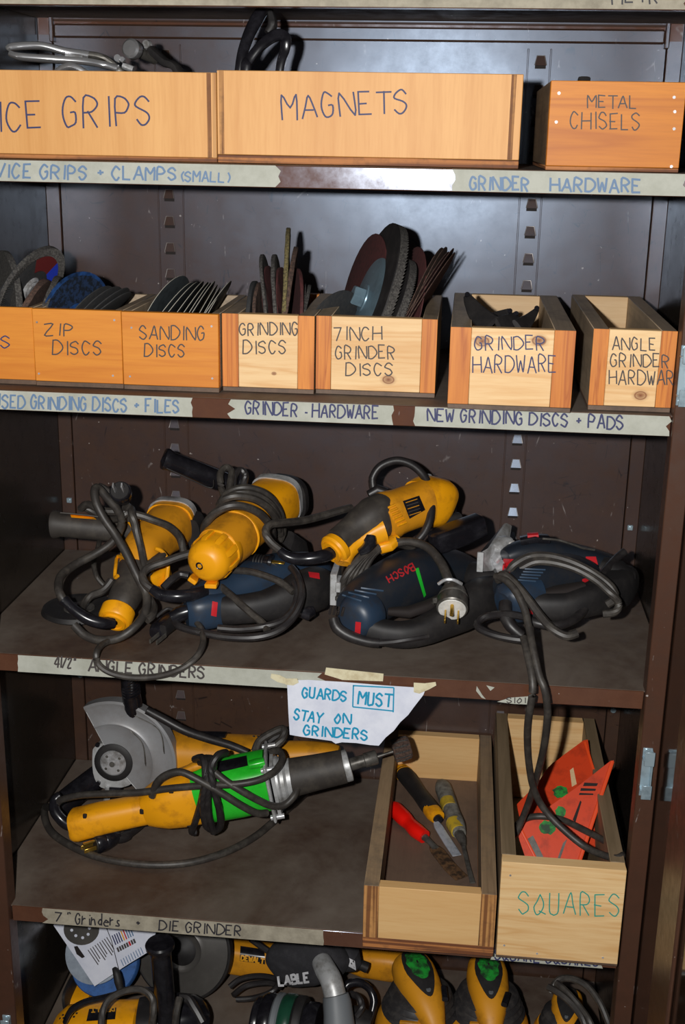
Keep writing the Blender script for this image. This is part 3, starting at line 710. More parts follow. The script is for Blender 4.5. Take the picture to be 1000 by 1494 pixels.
# 7 inch discs
disc('fibre_disc', 'large dark maroon fibre disc at the back left of the 7 inch box', 554, 342, .20, 14, 16, .002, mat='disc_maroon', zf=1.233)
f7, c, nr, dr, r = disc('flap_disc', 'tall 7 inch flap disc with a metal nut, blue grey backing facing left', 579, 327, .150, 20, 13, .0025, mat='blackm', zf=1.233, hole=.012)
sg = 1 if nr.dot(CAM-c) > 0 else -1
flap(c+nr*-sg*.001, nr, dr, r, f7, 'disc_grey', sgn=-sg, r0=.6, th=.011, n=80)
build('backing_plate', B().lathe(c+nr*sg*.0015, nr*sg, [(.016, .004), (.045, .003), (.060, .0), (.058, -.001)], 40), M['backing'], f7)
build('nut', B().lathe(c+nr*sg*.004, nr*sg, [(0, .017), (.0115, .017), (.013, .015), (.013, 0)], 6).lathe(c+nr*sg*.003, nr*sg, [(.0, .004), (.018, .004), (.019, 0)], 24), M['backing'], f7, ang=25)
f8, c, nr, dr, r = disc('flap_disc', 'shorter 7 inch flap disc with frayed rim, right of the one with the nut', 596, 378, .13, 24, 12, .0025, mat='blackm', zf=1.233, r=.078)
sg = 1 if nr.dot(CAM-c) > 0 else -1
flap(c, nr, dr, r, f8, 'disc_grey', sgn=-sg, r0=.6, th=.010, n=80)
disc('fibre_disc', 'dark red fibre disc standing broad between flap discs in the 7 inch box', 614, 361, .175, 13, 14, .0016, mat='disc_maroon', zf=1.233)
for k, (px, py, le, w) in enumerate(((645, 361, 20, -9), (651, 360, 21, -8), (655, 367, 27, -8), (662, 362, 29, -6), (664, 368, 30, -6))):
    disc('fibre_disc', ['first', 'second', 'third', 'fourth', 'last'][k]+' thin dark fibre disc leaning at the right of the 7 inch box', px, py, .165+.002*k, le, w, .0011, mat='disc_maroon' if k > 1 else 'disc_brown', em='disc_brown', group='thin fibre discs in the 7 inch box', zf=1.236)
disc('fibre_disc', 'dark disc edge low behind the nut at the left of the 7 inch box', 508, 424, .14, 24, -38, .002, mat='disc_dark', r=.052, zf=0)

# black pin spanners in the hardware box
def spanner(label, pts, w, group=None):
    q = P(pts); t = thing('pin_spanner', label, 'wrench', (q[0].x, q[0].y, Z2+.007), group)
    sm = smoothpath(q, 5); build('handle', B().sweep(sm, interp([(b_, a_) for a_, b_ in w], len(sm)), 10, 3, up=(0, -1, .2)), M['blackm'], t)
    e = q[-1]; build('pin', B().cyl(e, e+Vector((0, -.006, .004)), .003, n=10), M['black'], t)
spanner('black pin spanner leaning up in the left corner of the hardware box', [(716, 474, .03), (696, 456, .06), (682, 433, .09)], [(.003, .013), (.003, .011), (.003, .005)])
spanner('black pin spanner lying low in the middle of the hardware box', [(708, 472, .05), (722, 464, .07), (744, 457, .09)], [(.003, .010), (.003, .007), (.003, .006)])
spanner('black forked spanner with prongs up in the middle of the hardware box', [(728, 476, .03), (744, 468, .05), (753, 461, .07)], [(.003, .012), (.003, .009), (.003, .005)])
spanner('black pin spanner leaning up right in the hardware box', [(757, 478, .03), (770, 468, .06), (783, 453, .09)], [(.003, .011), (.003, .008), (.003, .003)])

# ================================================================ top boxes' contents
def plier(name, label, cat, mat, parts):
    p0 = ay(*parts[0][1][0]); t = thing(name, label, cat, (p0.x, p0.y, Z1+.01))
    for nm, pts, rad, mt in parts:
        sm = smoothpath(P(pts), 6); build(nm, B().sweep(sm, interp(rad, len(sm)), 12, 2.6, up=(0, -1, .3)), M[mt], t)
    return t
lp = plier('locking_pliers', 'chrome locking pliers lying on top of the vice grips box', 'pliers', 'chrome', [
    ('handle', [(12, 72, .10), (20, 68, .10), (60, 67, .105), (95, 75, .11), (130, 80, .12)], [(.003, .005), (.004, .006), (.004, .007), (.004, .006), (.004, .005)], 'chrome'),
    ('handle', [(14, 78, .095), (30, 83, .095), (70, 86, .10), (120, 89, .11), (150, 94, .12), (172, 100, .12)], [(.003, .004), (.004, .007), (.004, .007), (.004, .005), (.004, .005), (.004, .004)], 'chrome'),
    ('jaw', [(128, 80, .12), (160, 90, .13), (200, 130, .13)], [(.004, .007), (.004, .008), (.004, .006)], 'steel_dark'),
    ('release_lever', [(95, 81, .105), (120, 85, .11)], [(.003, .0015), (.003, .0015)], 'steel')])
p = ay(173, 86, .11); build('rivet', B().cyl(p, p+Vector((0, -.006, .001)), .004, n=14), M['chrome'], lp)
p = ay(180, 88, .11); build('rivet', B().cyl(p, p+Vector((0, -.006, .001)), .003, n=14), M['chrome'], lp)
plier('locking_pliers', 'steel locking pliers half hidden under the chrome pair', 'pliers', 'steel', [
    ('handle', [(40, 150, .11), (95, 99, .09), (130, 110, .09)], [(.004, .006), (.004, .007), (.004, .007)], 'chrome'),
    ('handle', [(180, 96, .14), (195, 102, .14)], [(.004, .006), (.004, .006)], 'steel')])
cs = thing('clamp_screw', 'round bright clamp screw head in the vice grips box', 'clamp', ay(197, 73, .14))
p = ay(196, 73, .14); d = Vector((.25, .95, -.15)).normalized()
build('screw_head', B().lathe(p, -d, [(0, .012), (.009, .0115), (.0115, .009), (.0118, .0), (.008, -.006)], 28), M['chrome'], cs)
build('screw_shaft', B().cyl(p, p+d*.05, .006, n=14), M['steel_dark'], cs)
p2 = ay(216, 66, .17); build('nut', B().lathe(p2, -d, [(0, .006), (.005, .006), (.006, 0)], 14), M['steel'], cs)
build('clamp_arm', B().sweep(smoothpath(P([(220, 72, .17), (240, 90, .16), (262, 108, .15), (280, 205, .14)]), 5), (.007, .005), 10, 3), M['blackm'], cs)
plier('spring_clamp', 'black spring clamp handles standing in the magnets box', 'clamp', 'black', [
    ('handle', [(386, 12, .16), (374, 30, .15), (360, 60, .14), (350, 102, .13), (342, 205, .13)], [(.006, .009), (.008, .007), (.007, .006), (.006, .006), (.006, .006)], 'black'),
    ('handle', [(394, 16, .165), (398, 36, .16), (390, 48, .155)], [(.004, .006), (.006, .008), (.004, .004)], 'blackm')])
plier('spring_clamp', 'second black clamp with a curved jaw right of the first', 'clamp', 'black', [
    ('jaw', [(354, 210, .11), (358, 104, .11), (364, 88, .115), (382, 66, .12), (402, 52, .13), (416, 55, .135), (416, 72, .135), (408, 104, .13), (402, 205, .13)], [(.006, .004), (.006, .003), (.006, .004), (.006, .005), (.007, .006), (.007, .005), (.006, .003), (.005, .003), (.005, .003)], 'black')])
lz = thing('chisel', 'dark chisel tip just showing above the metal chisels box', 'chisel', (ay(853, 116, .06).x, .06, Z1+.01))
p = ay(853, 114.5, .06); build('blade', B().sweep([p+Vector((0, .1, -.07)), p], [(.008, .003), (.007, .003)], 10, 3), M['blackm'], lz)
# ================================================================ tools on the third shelf
def plug_round(root, c, d, r, face, body_, prong='brass', L=.03, n=3, ref=None):
    """round plug: body behind the face, prongs along d"""
    d = d.normalized(); pl = build('plug', B().lathe(c, -d, [(0, 0), (r*.93, 0), (r, .0015), (r, L*.45), (r*.94, L*.5), (r*.98, L*.55), (r*.8, L*.9), (r*.45, L*1.3), (0, L*1.32)], 28), M[body_], root)
    build('plug_face', B().lathe(c+d*.0003, d, [(0, .0012), (r*.84, .0012), (r*.88, 0)], 28), M[face], pl)
    x = d.cross(Vector(ref) if ref else Vector((0, 0, 1))).normalized(); y = d.cross(x)
    rot = Matrix((x, d, y)).transposed()
    for i in range(n):
        px, py = ((-.4, .15), (.4, .15), (0, -.42))[i] if n == 3 else ((-.4, 0), (.4, 0))[i]
        q = c+x*px*r+y*py*r
        build('prong', B().box(q+d*.010, (.0022, .020, .0066), .0005, rot) if i < 2 else B().cyl(q, q+d*.019, .0024, n=10), M[prong], pl)
    return pl
def plug_flat(root, c, d, side, mat='black'):
    """flat two-prong moulded plug"""
    d = d.normalized(); s = Vector(side).normalized(); u = d.cross(s)
    pl = build('plug', B().sweep([c-d*.038, c-d*.034, c-d*.02, c-d*.006, c-d*.004, c], [(.005, .005), (.007, .007), (.011, .009), (.012, .0095), (.015, .0115), (.0145, .011)], 18, 3, up=u), M[mat], root)
    rot = Matrix((d, u, s)).transposed()
    for k in (-1, 1): build('prong', B().box(c+s*k*.0065+d*.008, (.018, .0060, .0015), .0004, rot), M['brass'], pl)
    for k in range(4): build('grip_ridge', B().sweep([c-d*(.026-.004*k), c-d*(.0245-.004*k)], [(.0125, .0104)]*2, 18, 3, up=u), M['blackm'], pl)
    return pl
def ringx(name, root, mat, p, d, prof, n=32): return build(name, B().lathe(p, d, prof, n), M[mat], root)
def vents(root, objs, lines, w, mat='slot', Yf=.1, lift=.0006, name='vent_slot'):
    pr = onto(objs, Yf, lift)
    for a, b_ in lines:
        N = 5; q = [pr(a[0]+(b_[0]-a[0])*i/N, a[1]+(b_[1]-a[1])*i/N) for i in range(N+1)]
        build(name, B().sweep(q, w, 6, 2.5), M[mat], root)
def patch(root, objs, poly, mat, name, Yf=.1, lift=.0007, n=6, sub=None):
    """flat sticker or print draped over a surface: quad of 4 px corners"""
    pr = onto(objs, Yf, lift); b = B(); (a, c_, d_, e_) = poly
    g = [[pr(*( (a[k]*(1-u)+c_[k]*u)*(1-v)+(e_[k]*(1-u)+d_[k]*u)*v for k in (0, 1))) for u in [i/n for i in range(n+1)]] for v in [j/n for j in range(n+1)]]
    vs = [[b.bm.verts.new(p) for p in r] for r in g]
    for j in range(n):
        for i in range(n): b.bm.faces.new((vs[j][i], vs[j][i+1], vs[j+1][i+1], vs[j+1][i]))
    return build(name, b, M[mat], root)

# ---------------- grinder 1: left, black grip with yellow end ring
g1 = thing('angle_grinder', 'leftmost yellow grinder with a grey rubber grip and tangled cord', 'grinder', az(180, 880, Z3))
grip = body('grip', M['rubber'], g1, [(176, 886, .086), (180, 876, .095), (190, 855, .12), (200, 830, .15), (208, 806, .18)], [.0180, .0205, .0225, .025, .028], 28, 2.2, k=3)
ringx('end_ring', g1, 'yellow', ay(166, 908, .066), (ay(182, 868, .105)-ay(166, 908, .066)), [(.006, .0), (.0125, .0), (.013, -.002), (.016, -.002), (.0165, .001), (.0205, .002), (.0225, .005), (.0228, .020), (.0215, .0215)], 32)
mot = body('motor_housing', M['yellow_dirty'], g1, [(200, 828, .15), (206, 812, .165), (214, 798, .19), (229, 783, .22), (243, 772, .25), (249, 766, .268)], [.024, .028, .029, .030, .033, .034], 32, 2.6, k=2)
body('front_flange', M['yellow'], g1, [(248, 767, .264), (253, 760, .280)], [(.0355, .034), (.0345, .033)], 32, 3)
body('gear_case', M['silver'], g1, [(251, 762, .277), (256, 756, .291), (259, 753, .299)], [(.0370, .0355), (.0360, .035), (.028, .028)], 28, 3)
body('guard', M['blackm'], g1, [(283, 786, .262), (290, 776, .285)], [(.010, .030), (.012, .034)], 24, 2.5)
tube('trim_line', M['yellow'], g1, [(184, 815, .12), (172, 812, .15), (169, 825, .125), (168, 842, .11), (172, 840, .105)], .0025)
tube('trim_line', M['yellow'], g1, [(226, 800, .145), (237, 805, .15), (245, 820, .15), (243, 845, .145), (236, 858, .14)], .003)
body('switch_housing', M['yellow'], g1, [(218, 850, .135), (232, 846, .15), (244, 832, .17)], [(.006, .010), (.009, .013), (.006, .010)], 16, 2.6)
tube('switch_paddle', M['rubber'], g1, [(214, 824, .13), (226, 818, .135), (238, 808, .15)], [(.007, .004), (.008, .004), (.006, .003)], n=12, e=3)
hd = body('side_handle', M['rubber'], g1, [(76, 765, .20), (78, 765, .20), (83, 765, .20), (90, 766, .2), (130, 770, .205), (165, 773, .21), (190, 776, .22)], [.012, .0195, .0195, .0165, .0162, .0165, .014], 28, 2.2)
patch(hd, [hd], ((102, 748), (134, 752), (141, 758), (104, 755)), 'yellow', 'handle_inlay', .19, .0012)
tube('trim_line', M['rubber'], hd, [(88, 748, .183), (120, 751, .187), (160, 756, .192)], .0012)
body('handle_boss', M['yellow'], g1, [(186, 775, .215), (196, 772, .225), (204, 770, .235)], [.016, .018, .018], 20)
tube('strain_relief', M['black'], g1, [(164, 908, .062), (150, 909, .052), (130, 904, .047), (112, 893, .047), (100, 882, .05), (94, 876, .053)], [.0085, .0083, .0078, .0072, .0068, .0082], n=12)
tube('power_cord', M['cord'], g1, [(95, 878, .053), (86, 862, .06), (88, 842, .09), (106, 826, .12), (132, 812, .14), (158, 796, .155), (172, 780, .165), (178, 760, .165), (170, 742, .16), (155, 725, .155), (143, 712, .15),
    (138, 716, .14), (141, 735, .13), (152, 757, .125), (168, 780, .12), (183, 805, .11), (196, 832, .10), (205, 850, .095), (214, 868, .09), (212, 892, .07), (196, 915, .045), (172, 931, .035), (145, 934, .035), (124, 927, .04), (108, 912, .045)], .0058, n=10)
tube('power_cord', M['cord'], g1, [(118, 742, .19), (128, 736, .18), (150, 745, .17), (172, 747, .17), (200, 751, .175), (224, 759, .18), (246, 768, .19), (262, 784, .2), (268, 804, .2)], .0055)
tube('power_cord', M['cord'], g1, [(124, 740, .2), (140, 748, .2), (158, 757, .19), (178, 754, .17), (190, 742, .175), (193, 752, .16), (199, 775, .155), (206, 800, .145), (211, 825, .13), (216, 838, .12)], .0055)
tube('power_cord', M['cord'], g1, [(147, 782, .20), (143, 800, .22), (137, 820, .235), (140, 838, .24), (146, 848, .24), (153, 855, .24)], .0038)
tube('power_cord', M['cord'], g1, [(163, 846, .16), (150, 862, .15), (132, 870, .145), (120, 885, .13), (116, 900, .1)], .0055)
tube('power_cord', M['cord'], g1, [(214, 868, .10), (224, 885, .09), (222, 898, .07), (214, 905, .06)], .0055)
tube('power_cord', M['cord'], g1, [(168, 932, .04), (150, 940, .02), (141, 952, -.006), (143, 968, -.0085), (160, 981, -.0085), (190, 988, -.0085), (228, 987, -.0085), (262, 977, -.0085), (285, 960, .0), (296, 940, .02), (294, 918, .05), (284, 905, .07)], .0042)
c = ay(175, 716, .15); plug_round(g1, c, Vector((.05, -.75, .62)), .0145, 'blackm', 'black', 'steel', .026, 2)
tube('power_cord', M['cord'], g1, [(172, 727, .17), (164, 722, .18), (150, 712, .18), (144, 710, .18)], .0055)
tube('power_cord', M['cord'], g1, [(183, 738, .17), (190, 745, .175), (192, 760, .175)], .0065)

# dark flat disc lying on the shelf behind the cord
fdz = az(116, 890, Z3+.004); q = thing('grinding_disc', 'worn dark depressed wheel lying flat on the shelf under the left grinder cord', 'disc', fdz-Vector((0, 0, .004)))
build('wheel', B().lathe(fdz+Vector((0, 0, -.0035)), (0, 0, 1), [(.010, .0), (.048, .0), (.0525, .003), (.050, .009), (.030, .010), (.022, .006), (.010, .006), (.010, 0)], 44), M['blackm'], q)
build('hub_ring', B().lathe(fdz+Vector((.0, 0, .0025)), (0, 0, 1), [(.010, .0), (.010, .002), (.021, .002), (.0215, 0)], 30), M['steel_dark'], q)

# ---------------- grinder 2: large, yellow domed back
g2 = thing('angle_grinder', 'large yellow grinder with round end towards the viewer and black side handle', 'grinder', az(340, 850, Z3))
ap, bp = Vector(ay(301, 822, .07)), Vector(ay(409, 716, .30)); dv = (bp-ap).normalized()
mot2 = body('motor_housing', M['yellow_dirty'], g2, [(318, 802, .105), (336, 786, .14), (352, 771, .175), (370, 757, .21), (385, 745, .245)], [.0290, .0325, .033, .033, .0335], 36, 2.5, k=2)
cap2 = build('end_cap', B().lathe(ap, dv, [(0, -.0095), (.017, -.0085), (.0205, -.0068), (.0265, .0), (.0290, .006), (.0292, .014), (.0292, .034), (.0310, .036), (.0310, .046), (.0300, .048)], 40), M['yellow'], g2)
pc = ay(291, 826, .055); hc = onto([cap2], .06)(291, 826)
build('centre_screw', B().lathe(hc+dv*.001, -dv, [(0, .0), (.0025, .0005), (.0045, .002), (.0055, .001), (.0055, -.002)], 18), M['black'], cap2)
for k in range(9):
    a = k*math.pi/4.5+.3; x = dv.cross(Vector((0, 0, 1))).normalized(); y = dv.cross(x); e = x*math.cos(a)+y*math.sin(a)
    build('cap_rib', B().sweep([ap+e*.0255+dv*.004, ap+e*.0300+dv*.013, ap+e*.0300+dv*.034], [(.003, .0015), (.0045, .0015), (.0045, .0015)], 8, 3, up=e), M['yellow'], cap2)
build('cap_tab', B().box(ap+Vector((.006, .004, -.030)), (.016, .018, .006), .001), M['yellow'], cap2)
build('cap_tab', B().box(ap+Vector((-.018, .004, -.024)), (.012, .018, .006), .001, Matrix.Rotation(.6, 3, 'Y')), M['yellow'], cap2)
build('seam_band', B().lathe(ap+dv*.088, dv, [(.0330, 0), (.0352, .001), (.0352, .004), (.034, .005)], 36), M['yellow'], g2)
body('gear_case', M['yellow'], g2, [(380, 748, .235), (389, 741, .25), (398, 734, .275), (404, 729, .288)], [(.032, .032), (.0350, .034), (.0370, .034), (.0365, .0335)], 32, 3.2)
body('front_plate', M['silver'], g2, [(403, 729, .289), (408, 723, .300)], [(.0385, .0365), (.0378, .036)], 32, 3.2)
body('guard', M['blackm'], g2, [(414, 726, .302), (420, 722, .312)], [(.0385, .036), (.037, .033)], 28, 2.8)
body('guard', M['blackm'], g2, [(412, 800, .24), (425, 812, .26), (436, 818, .27)], [(.014, .028), (.022, .030), (.014, .022)], 22, 3)
hd2 = body('side_handle', M['black'], g2, [(237, 668, .22), (239, 669, .22), (243, 670, .222), (250, 673, .224), (280, 685, .235), (318, 700, .25), (345, 708, .26)], [.006, .0145, .0155, .0135, .0140, .0145, .012], 28, 2.4)
body('handle_collar', M['black'], hd2, [(340, 703, .255), (350, 706, .262)], [(.016, .018), (.016, .018)], 22)
tube('trim_line', M['blackm'], hd2, [(243, 683, .207), (275, 698, .215), (308, 712, .225), (312, 700, .222)], .0010)
tube('power_cord', M['cord'], g2, [(326, 722, .225), (322, 705, .22), (322, 690, .235), (330, 682, .245), (338, 688, .24), (336, 705, .225), (334, 718, .215)], .0050)
tube('power_cord', M['cord_dark'], g2, [(340, 712, .23), (342, 695, .24), (350, 686, .25), (358, 692, .25), (356, 708, .245)], .0050)
arcs = [[(300, 782, .14), (299, 768, .125), (312, 750, .115), (335, 738, .115), (360, 740, .125), (382, 752, .14), (396, 770, .16), (398, 784, .19)],
        [(318, 752, .17), (324, 732, .155), (342, 724, .155), (368, 727, .165), (388, 738, .175), (402, 755, .19), (406, 775, .21)],
        [(320, 738, .19), (332, 720, .175), (354, 712, .175), (378, 716, .185), (398, 730, .195), (410, 752, .21), (413, 775, .225), (408, 788, .23)],
        [(326, 745, .18), (334, 727, .165), (350, 719, .165), (374, 722, .175), (394, 735, .185), (406, 755, .2), (409, 780, .22)]]
for a_ in arcs: tube('power_cord', M['cord'], g2, a_, .0056)
tube('strain_relief', M['black'], g2, [(300, 862, .085), (280, 868, .07), (258, 870, .062), (236, 868, .062), (222, 860, .066)], [.0078, .0085, .0085, .0080, .0070], n=12)
tube('power_cord', M['cord'], g2, [(224, 862, .066), (212, 852, .07), (208, 838, .08), (218, 828, .09), (240, 820, .10), (262, 812, .11), (284, 806, .12), (300, 800, .13)], .0056)
c = ay(402, 826, .17); pf = plug_flat(g2, ay(398, 825, .165), Vector((1, -.12, -.05)), (0, -.25, 1))
tube('power_cord', M['cord_dark'], g2, [(366, 826, .17), (350, 834, .17), (330, 842, .16), (312, 838, .14)], .0045)
# black triple-tap plug lying at the front
pb = Vector(az(238, 915, Z3+.014)); pd = (Vector(az(207, 942, Z3+.010))-Vector(az(262, 896, Z3+.018))).normalized()
sidev = pd.cross(Vector((0, 0, 1))).normalized()
pk = build('plug', B().sweep([pb-pd*.040, pb-pd*.034, pb-pd*.02, pb+pd*.012, pb+pd*.020], [(.006, .006), (.010, .009), (.013, .0105), (.0125, .010), (.009, .008)], 20, 3), M['black'], g2)
build('plug_plate', B().sweep([pb+sidev*-.012+Vector((0, 0, .006))-pd*.024, pb+sidev*-.012+Vector((0, 0, .006))+pd*.020], [(.005, .008)]*2, 12, 5), M['blackm'], pk)
for k in (-1, 1): build('prong', B().sweep([pb+sidev*(k*.005-.010)+pd*.018, pb+sidev*(k*.005-.010)+pd*.042], [(.0012, .003)]*2, 8, 4), M['steel_dark'], pk)
tube('plug_clip', M['blackm'], pk, [(228, 900, .08), (244, 888, .09), (256, 893, .085), (272, 905, .075)], .0022)
tube('power_cord', M['cord_dark'], g2, [(256, 898, .085), (270, 884, .10), (280, 872, .11)], .0055)

# ---------------- grinder 3: right, grey soft grip, black guard
g3 = thing('angle_grinder', 'yellow grinder with dark grip lying across the middle jigsaw, glossy black guard', 'grinder', az(570, 860, Z3))
mot3 = body('motor_housing', M['yellow_dirty'], g3, [(552, 762, .175), (566, 752, .19), (582, 746, .20), (602, 739, .215), (618, 734, .228)], [(.028, .030), (.031, .033), (.0285, .030), (.0275, .030), (.029, .032)], 32, 2.5, k=2)
gr3 = body('grip', M['rubber'], g3, [(492, 792, .13), (502, 784, .14), (514, 776, .15), (528, 767, .16), (545, 758, .17), (560, 750, .185)], [(.016, .019), (.017, .019), (.0185, .021), (.023, .025), (.027, .030), (.024, .030)], 28, 2.5, k=2)
e0 = ay(484, 806, .118); ed = (Vector(ay(516, 778, .15))-Vector(e0)).normalized()
ringx('end_ring', g3, 'yellow', e0, ed, [(.006, 0), (.011, 0), (.0115, -.0015), (.0155, -.0015), (.016, .0012), (.020, .002), (.0222, .005), (.0215, .013)], 32)
body('grip_underside', M['yellow'], g3, [(500, 822, .118), (506, 806, .13), (524, 790, .145), (545, 778, .155), (560, 772, .16)], [(.011, .008), (.012, .009), (.011, .010), (.016, .015), (.018, .018)], 20, 2.8, k=2)
body('gear_case', M['yellow'], g3, [(612, 736, .225), (624, 732, .24), (636, 731, .252), (644, 734, .260)], [(.029, .032), (.033, .035), (.033, .034), (.028, .028)], 30, 3.2, k=2)
body('front_plate', M['silver'], g3, [(612, 713, .24), (622, 703, .262), (628, 700, .27)], [(.004, .010), (.005, .012), (.004, .009)], 14, 3)
body('housing_lug', M['yellow'], g3, [(554, 800, .15), (566, 795, .155), (580, 786, .165)], [(.007, .008), (.012, .008), (.008, .007)], 16, 3)
tube('switch_paddle', M['black'], g3, [(542, 782, .135), (540, 792, .13), (534, 800, .128), (524, 806, .126)], [(.006, .007), (.009, .007), (.009, .006), (.007, .004)], n=12, e=3)
build('spindle_button', B().cyl(onto([mot3], .18)(557, 788), onto([mot3], .18, .004)(557, 788), .003, n=12), M['black'], g3)
vents(g3, [mot3], [((566+k*3.0, 741+k*5.2), (577+k*3.2, 736+k*5.2)) for k in range(6)], .0016, 'yellow', .17, .0008, 'vent_rib')
lp3 = patch(g3, [mot3], ((588, 731), (612, 723), (621, 744), (598, 757)), 'black', 'rating_plate', .2, .0009)
for k in range(5):
    patch(lp3, [mot3], ((592+k*1.4, 733+k*4.6), (609+k*1.4, 727.5+k*4.6), (609.4+k*1.4, 728.4+k*4.6), (592.4+k*1.4, 734+k*4.6)), 'ink_grey' if k % 2 else 'yellow_dirty', 'print_line', .2, .0014, 2)
gd = body('guard', M['black'], g3, [(630, 794, .175), (634, 792, .178), (668, 779, .195), (702, 765, .215), (706, 763, .217)], [(.006, .012), (.014, .0145), (.018, .0150), (.014, .0145), (.006, .011)], 28, 6)
body('guard_collar', M['blackm'], g3, [(640, 772, .235), (655, 764, .245), (672, 757, .255)], [(.008, .012), (.010, .014), (.008, .010)], 18, 3)
body('guard_clamp', M['blackm'], g3, [(650, 728, .275), (656, 738, .275), (660, 750, .272)], [(.005, .006), (.008, .010), (.005, .006)], 14, 4)
tube('strain_relief', M['black'], g3, [(484, 806, .116), (470, 812, .105), (450, 815, .10), (430, 815, .10), (416, 810, .10), (408, 803, .102)], [.0085, .0088, .0085, .0080, .0072, .0060], n=12)
tube('power_cord', M['cord'], g3, [(410, 804, .102), (396, 792, .105), (388, 778, .11), (393, 766, .12), (412, 763, .14), (440, 760, .17), (470, 753, .2), (500, 744, .22), (512, 741, .235)], .0056)
tube('power_cord', M['cord_dark'], g3, [(546, 716, .24), (544, 698, .245), (556, 680, .25), (580, 672, .25), (604, 680, .245), (622, 700, .235), (630, 728, .215), (628, 756, .195), (620, 776, .185), (610, 788, .18)], .0058, n=10)
body('cord_tail', M['cord_dark'], g3, [(538, 722, .23), (552, 715, .235), (566, 719, .23)], [(.006, .006), (.008, .008), (.006, .006)], 14, 2.4)

# ---------------- jigsaws
def jigsaw(label, pos): return thing('jigsaw', label, 'jigsaw', pos)
# jigsaw B (middle)
jb = jigsaw('dark blue jigsaw with green paint stripe lying in the middle, rear end towards the viewer', az(600, 905, Z3))
mb = body('motor_housing', M['blue_dark'], jb, [(517, 893, .07), (530, 882, .09), (560, 862, .12), (600, 842, .16), (636, 832, .20), (668, 836, .23), (690, 845, .245)], [(.026, .030), (.030, .033), (.035, .034), (.038, .036), (.036, .034), (.030, .030), (.022, .024)], 32, 2.5, k=3)
ra_ = Vector(ay(513, 905, .045)); rdv = (Vector(ay(548, 884, .10))-ra_).normalized()
rcap = build('rear_cap', B().lathe(ra_, rdv, [(0, 0), (.014, .0), (.022, .003), (.0265, .009), (.0295, .018), (.0305, .032), (.030, .036)], 36), M['blue'], jb)
hb = body('handle', M['blackm'], jb, [(538, 916, .055), (556, 922, .055), (585, 926, .055), (612, 922, .065), (640, 910, .085), (670, 893, .11), (700, 876, .14), (722, 865, .17)], [(.015, .016), (.0155, .0165), (.016, .017), (.0165, .018), (.018, .021), (.022, .027), (.024, .030), (.020, .024)], 26, 2.6, k=3)
body('nose', M['blackm'], jb, [(688, 846, .22), (704, 852, .2), (720, 862, .185), (727, 876, .17)], [(.020, .026), (.028, .032), (.024, .030), (.014, .018)], 24, 2.6, k=2)
body('shoe_plate', M['steel_dark'], jb, [(640, 836, .25), (668, 822, .27), (700, 830, .28)], [(.020, .004), (.03, .004), (.02, .004)], 14, 4)
vents(jb, [rcap], [((484+k*6, 884+k*.6), (481+k*6, 896+k*.8)) for k in range(5)][:4], .0019, 'slot', .05, .0012)
patch(rcap, [rcap], ((519, 907), (527, 908), (526, 925), (518, 922)), 'red', 'speed_dial', .05, .0012)
vents(jb, [mb, rcap], [((500+k*9, 865-k*3.4+3), (528+k*10.5, 877-k*5)) for k in range(4)], .0013, 'vent_blue', .09, .0008, 'vent_rib')
def curved_text(root, objs, s, p0, p1, h, mat, w, Yf=.1, name='lettering', flip=False): return lettering(root, s, p0, p1, h, onto(objs, Yf), M[mat], w, .0016, name, .08, flip=flip)
curved_text(mb, [mb], 'BOSCH', (601, 823), (563, 843), 10, 'red_text', 1.8, .12, flip=False)
patch(mb, [mb], ((606, 830), (611, 828), (622, 868), (619, 872)), 'green_mark', 'paint_stripe', .12, .0014, 8)
tube('seam', M['slot'], mb, [(545, 893, .07), (575, 876, .09), (583, 868, .1), (573, 852, .1)], .0006)
body('cable_gland', M['cord_dark'], jb, [(487, 902, .04), (492, 916, .035), (510, 928, .033), (535, 936, .033), (553, 938, .035)], [.0065, .0075, .0075, .0065, .0060], 14, 2, k=3)
tube('power_cord', M['cord_dark'], jb, [(552, 938, .035), (575, 936, .04), (600, 932, .045), (625, 928, .055)], .0045)
for k in range(5):
    o_ = k*7
    tube('power_cord', M['cord'], jb, [(500+o_, 868-o_*.3, .12+k*.004), (502+o_, 846-o_*.3, .115+k*.004), (516+o_, 824-o_*.5, .12+k*.005), (536+o_, 806-o_*.4, .135+k*.005), (560+o_*.8, 797-o_*.3, .16), (590+o_*.6, 792+k*3, .185), (620+o_*.4, 800+k*4, .20)], .0050)
tube('power_cord', M['cord'], jb, [(556, 806, .16), (580, 792, .16), (604, 791, .155), (626, 800, .145), (643, 820, .125), (653, 842, .105), (657, 856, .098)], [.0055, .0058, .0058, .0060, .0064, .0066, .0066], n=10)
pcB = ay(660, 889, .07); plug_round(jb, pcB, Vector((-.02, -.80, -.36)), .0205, 'white_plastic', 'steel_dark', 'brass', .036, 3, ref=(0, .3, 1))
tube('cord_clamp', M['steel'], jb, [(640, 852, .088), (650, 846, .085), (662, 846, .085), (674, 852, .09)], .0022)
build('clamp_screw', B().cyl(ay(632, 880, .085), ay(648, 864, .08), .0022, n=8).box(ay(636, 876, .083), (.008, .004, .008), .001), M['steel_dark'], jb)
build('handle_opening_shade', B().sweep(P([(566, 892, .082), (596, 893, .085), (624, 884, .095), (644, 872, .11)]), [(.006, .005), (.010, .007), (.009, .007), (.006, .005)], 16, 2.6), M['slot'], jb)  # solid dark fill painting the shade inside the handle opening
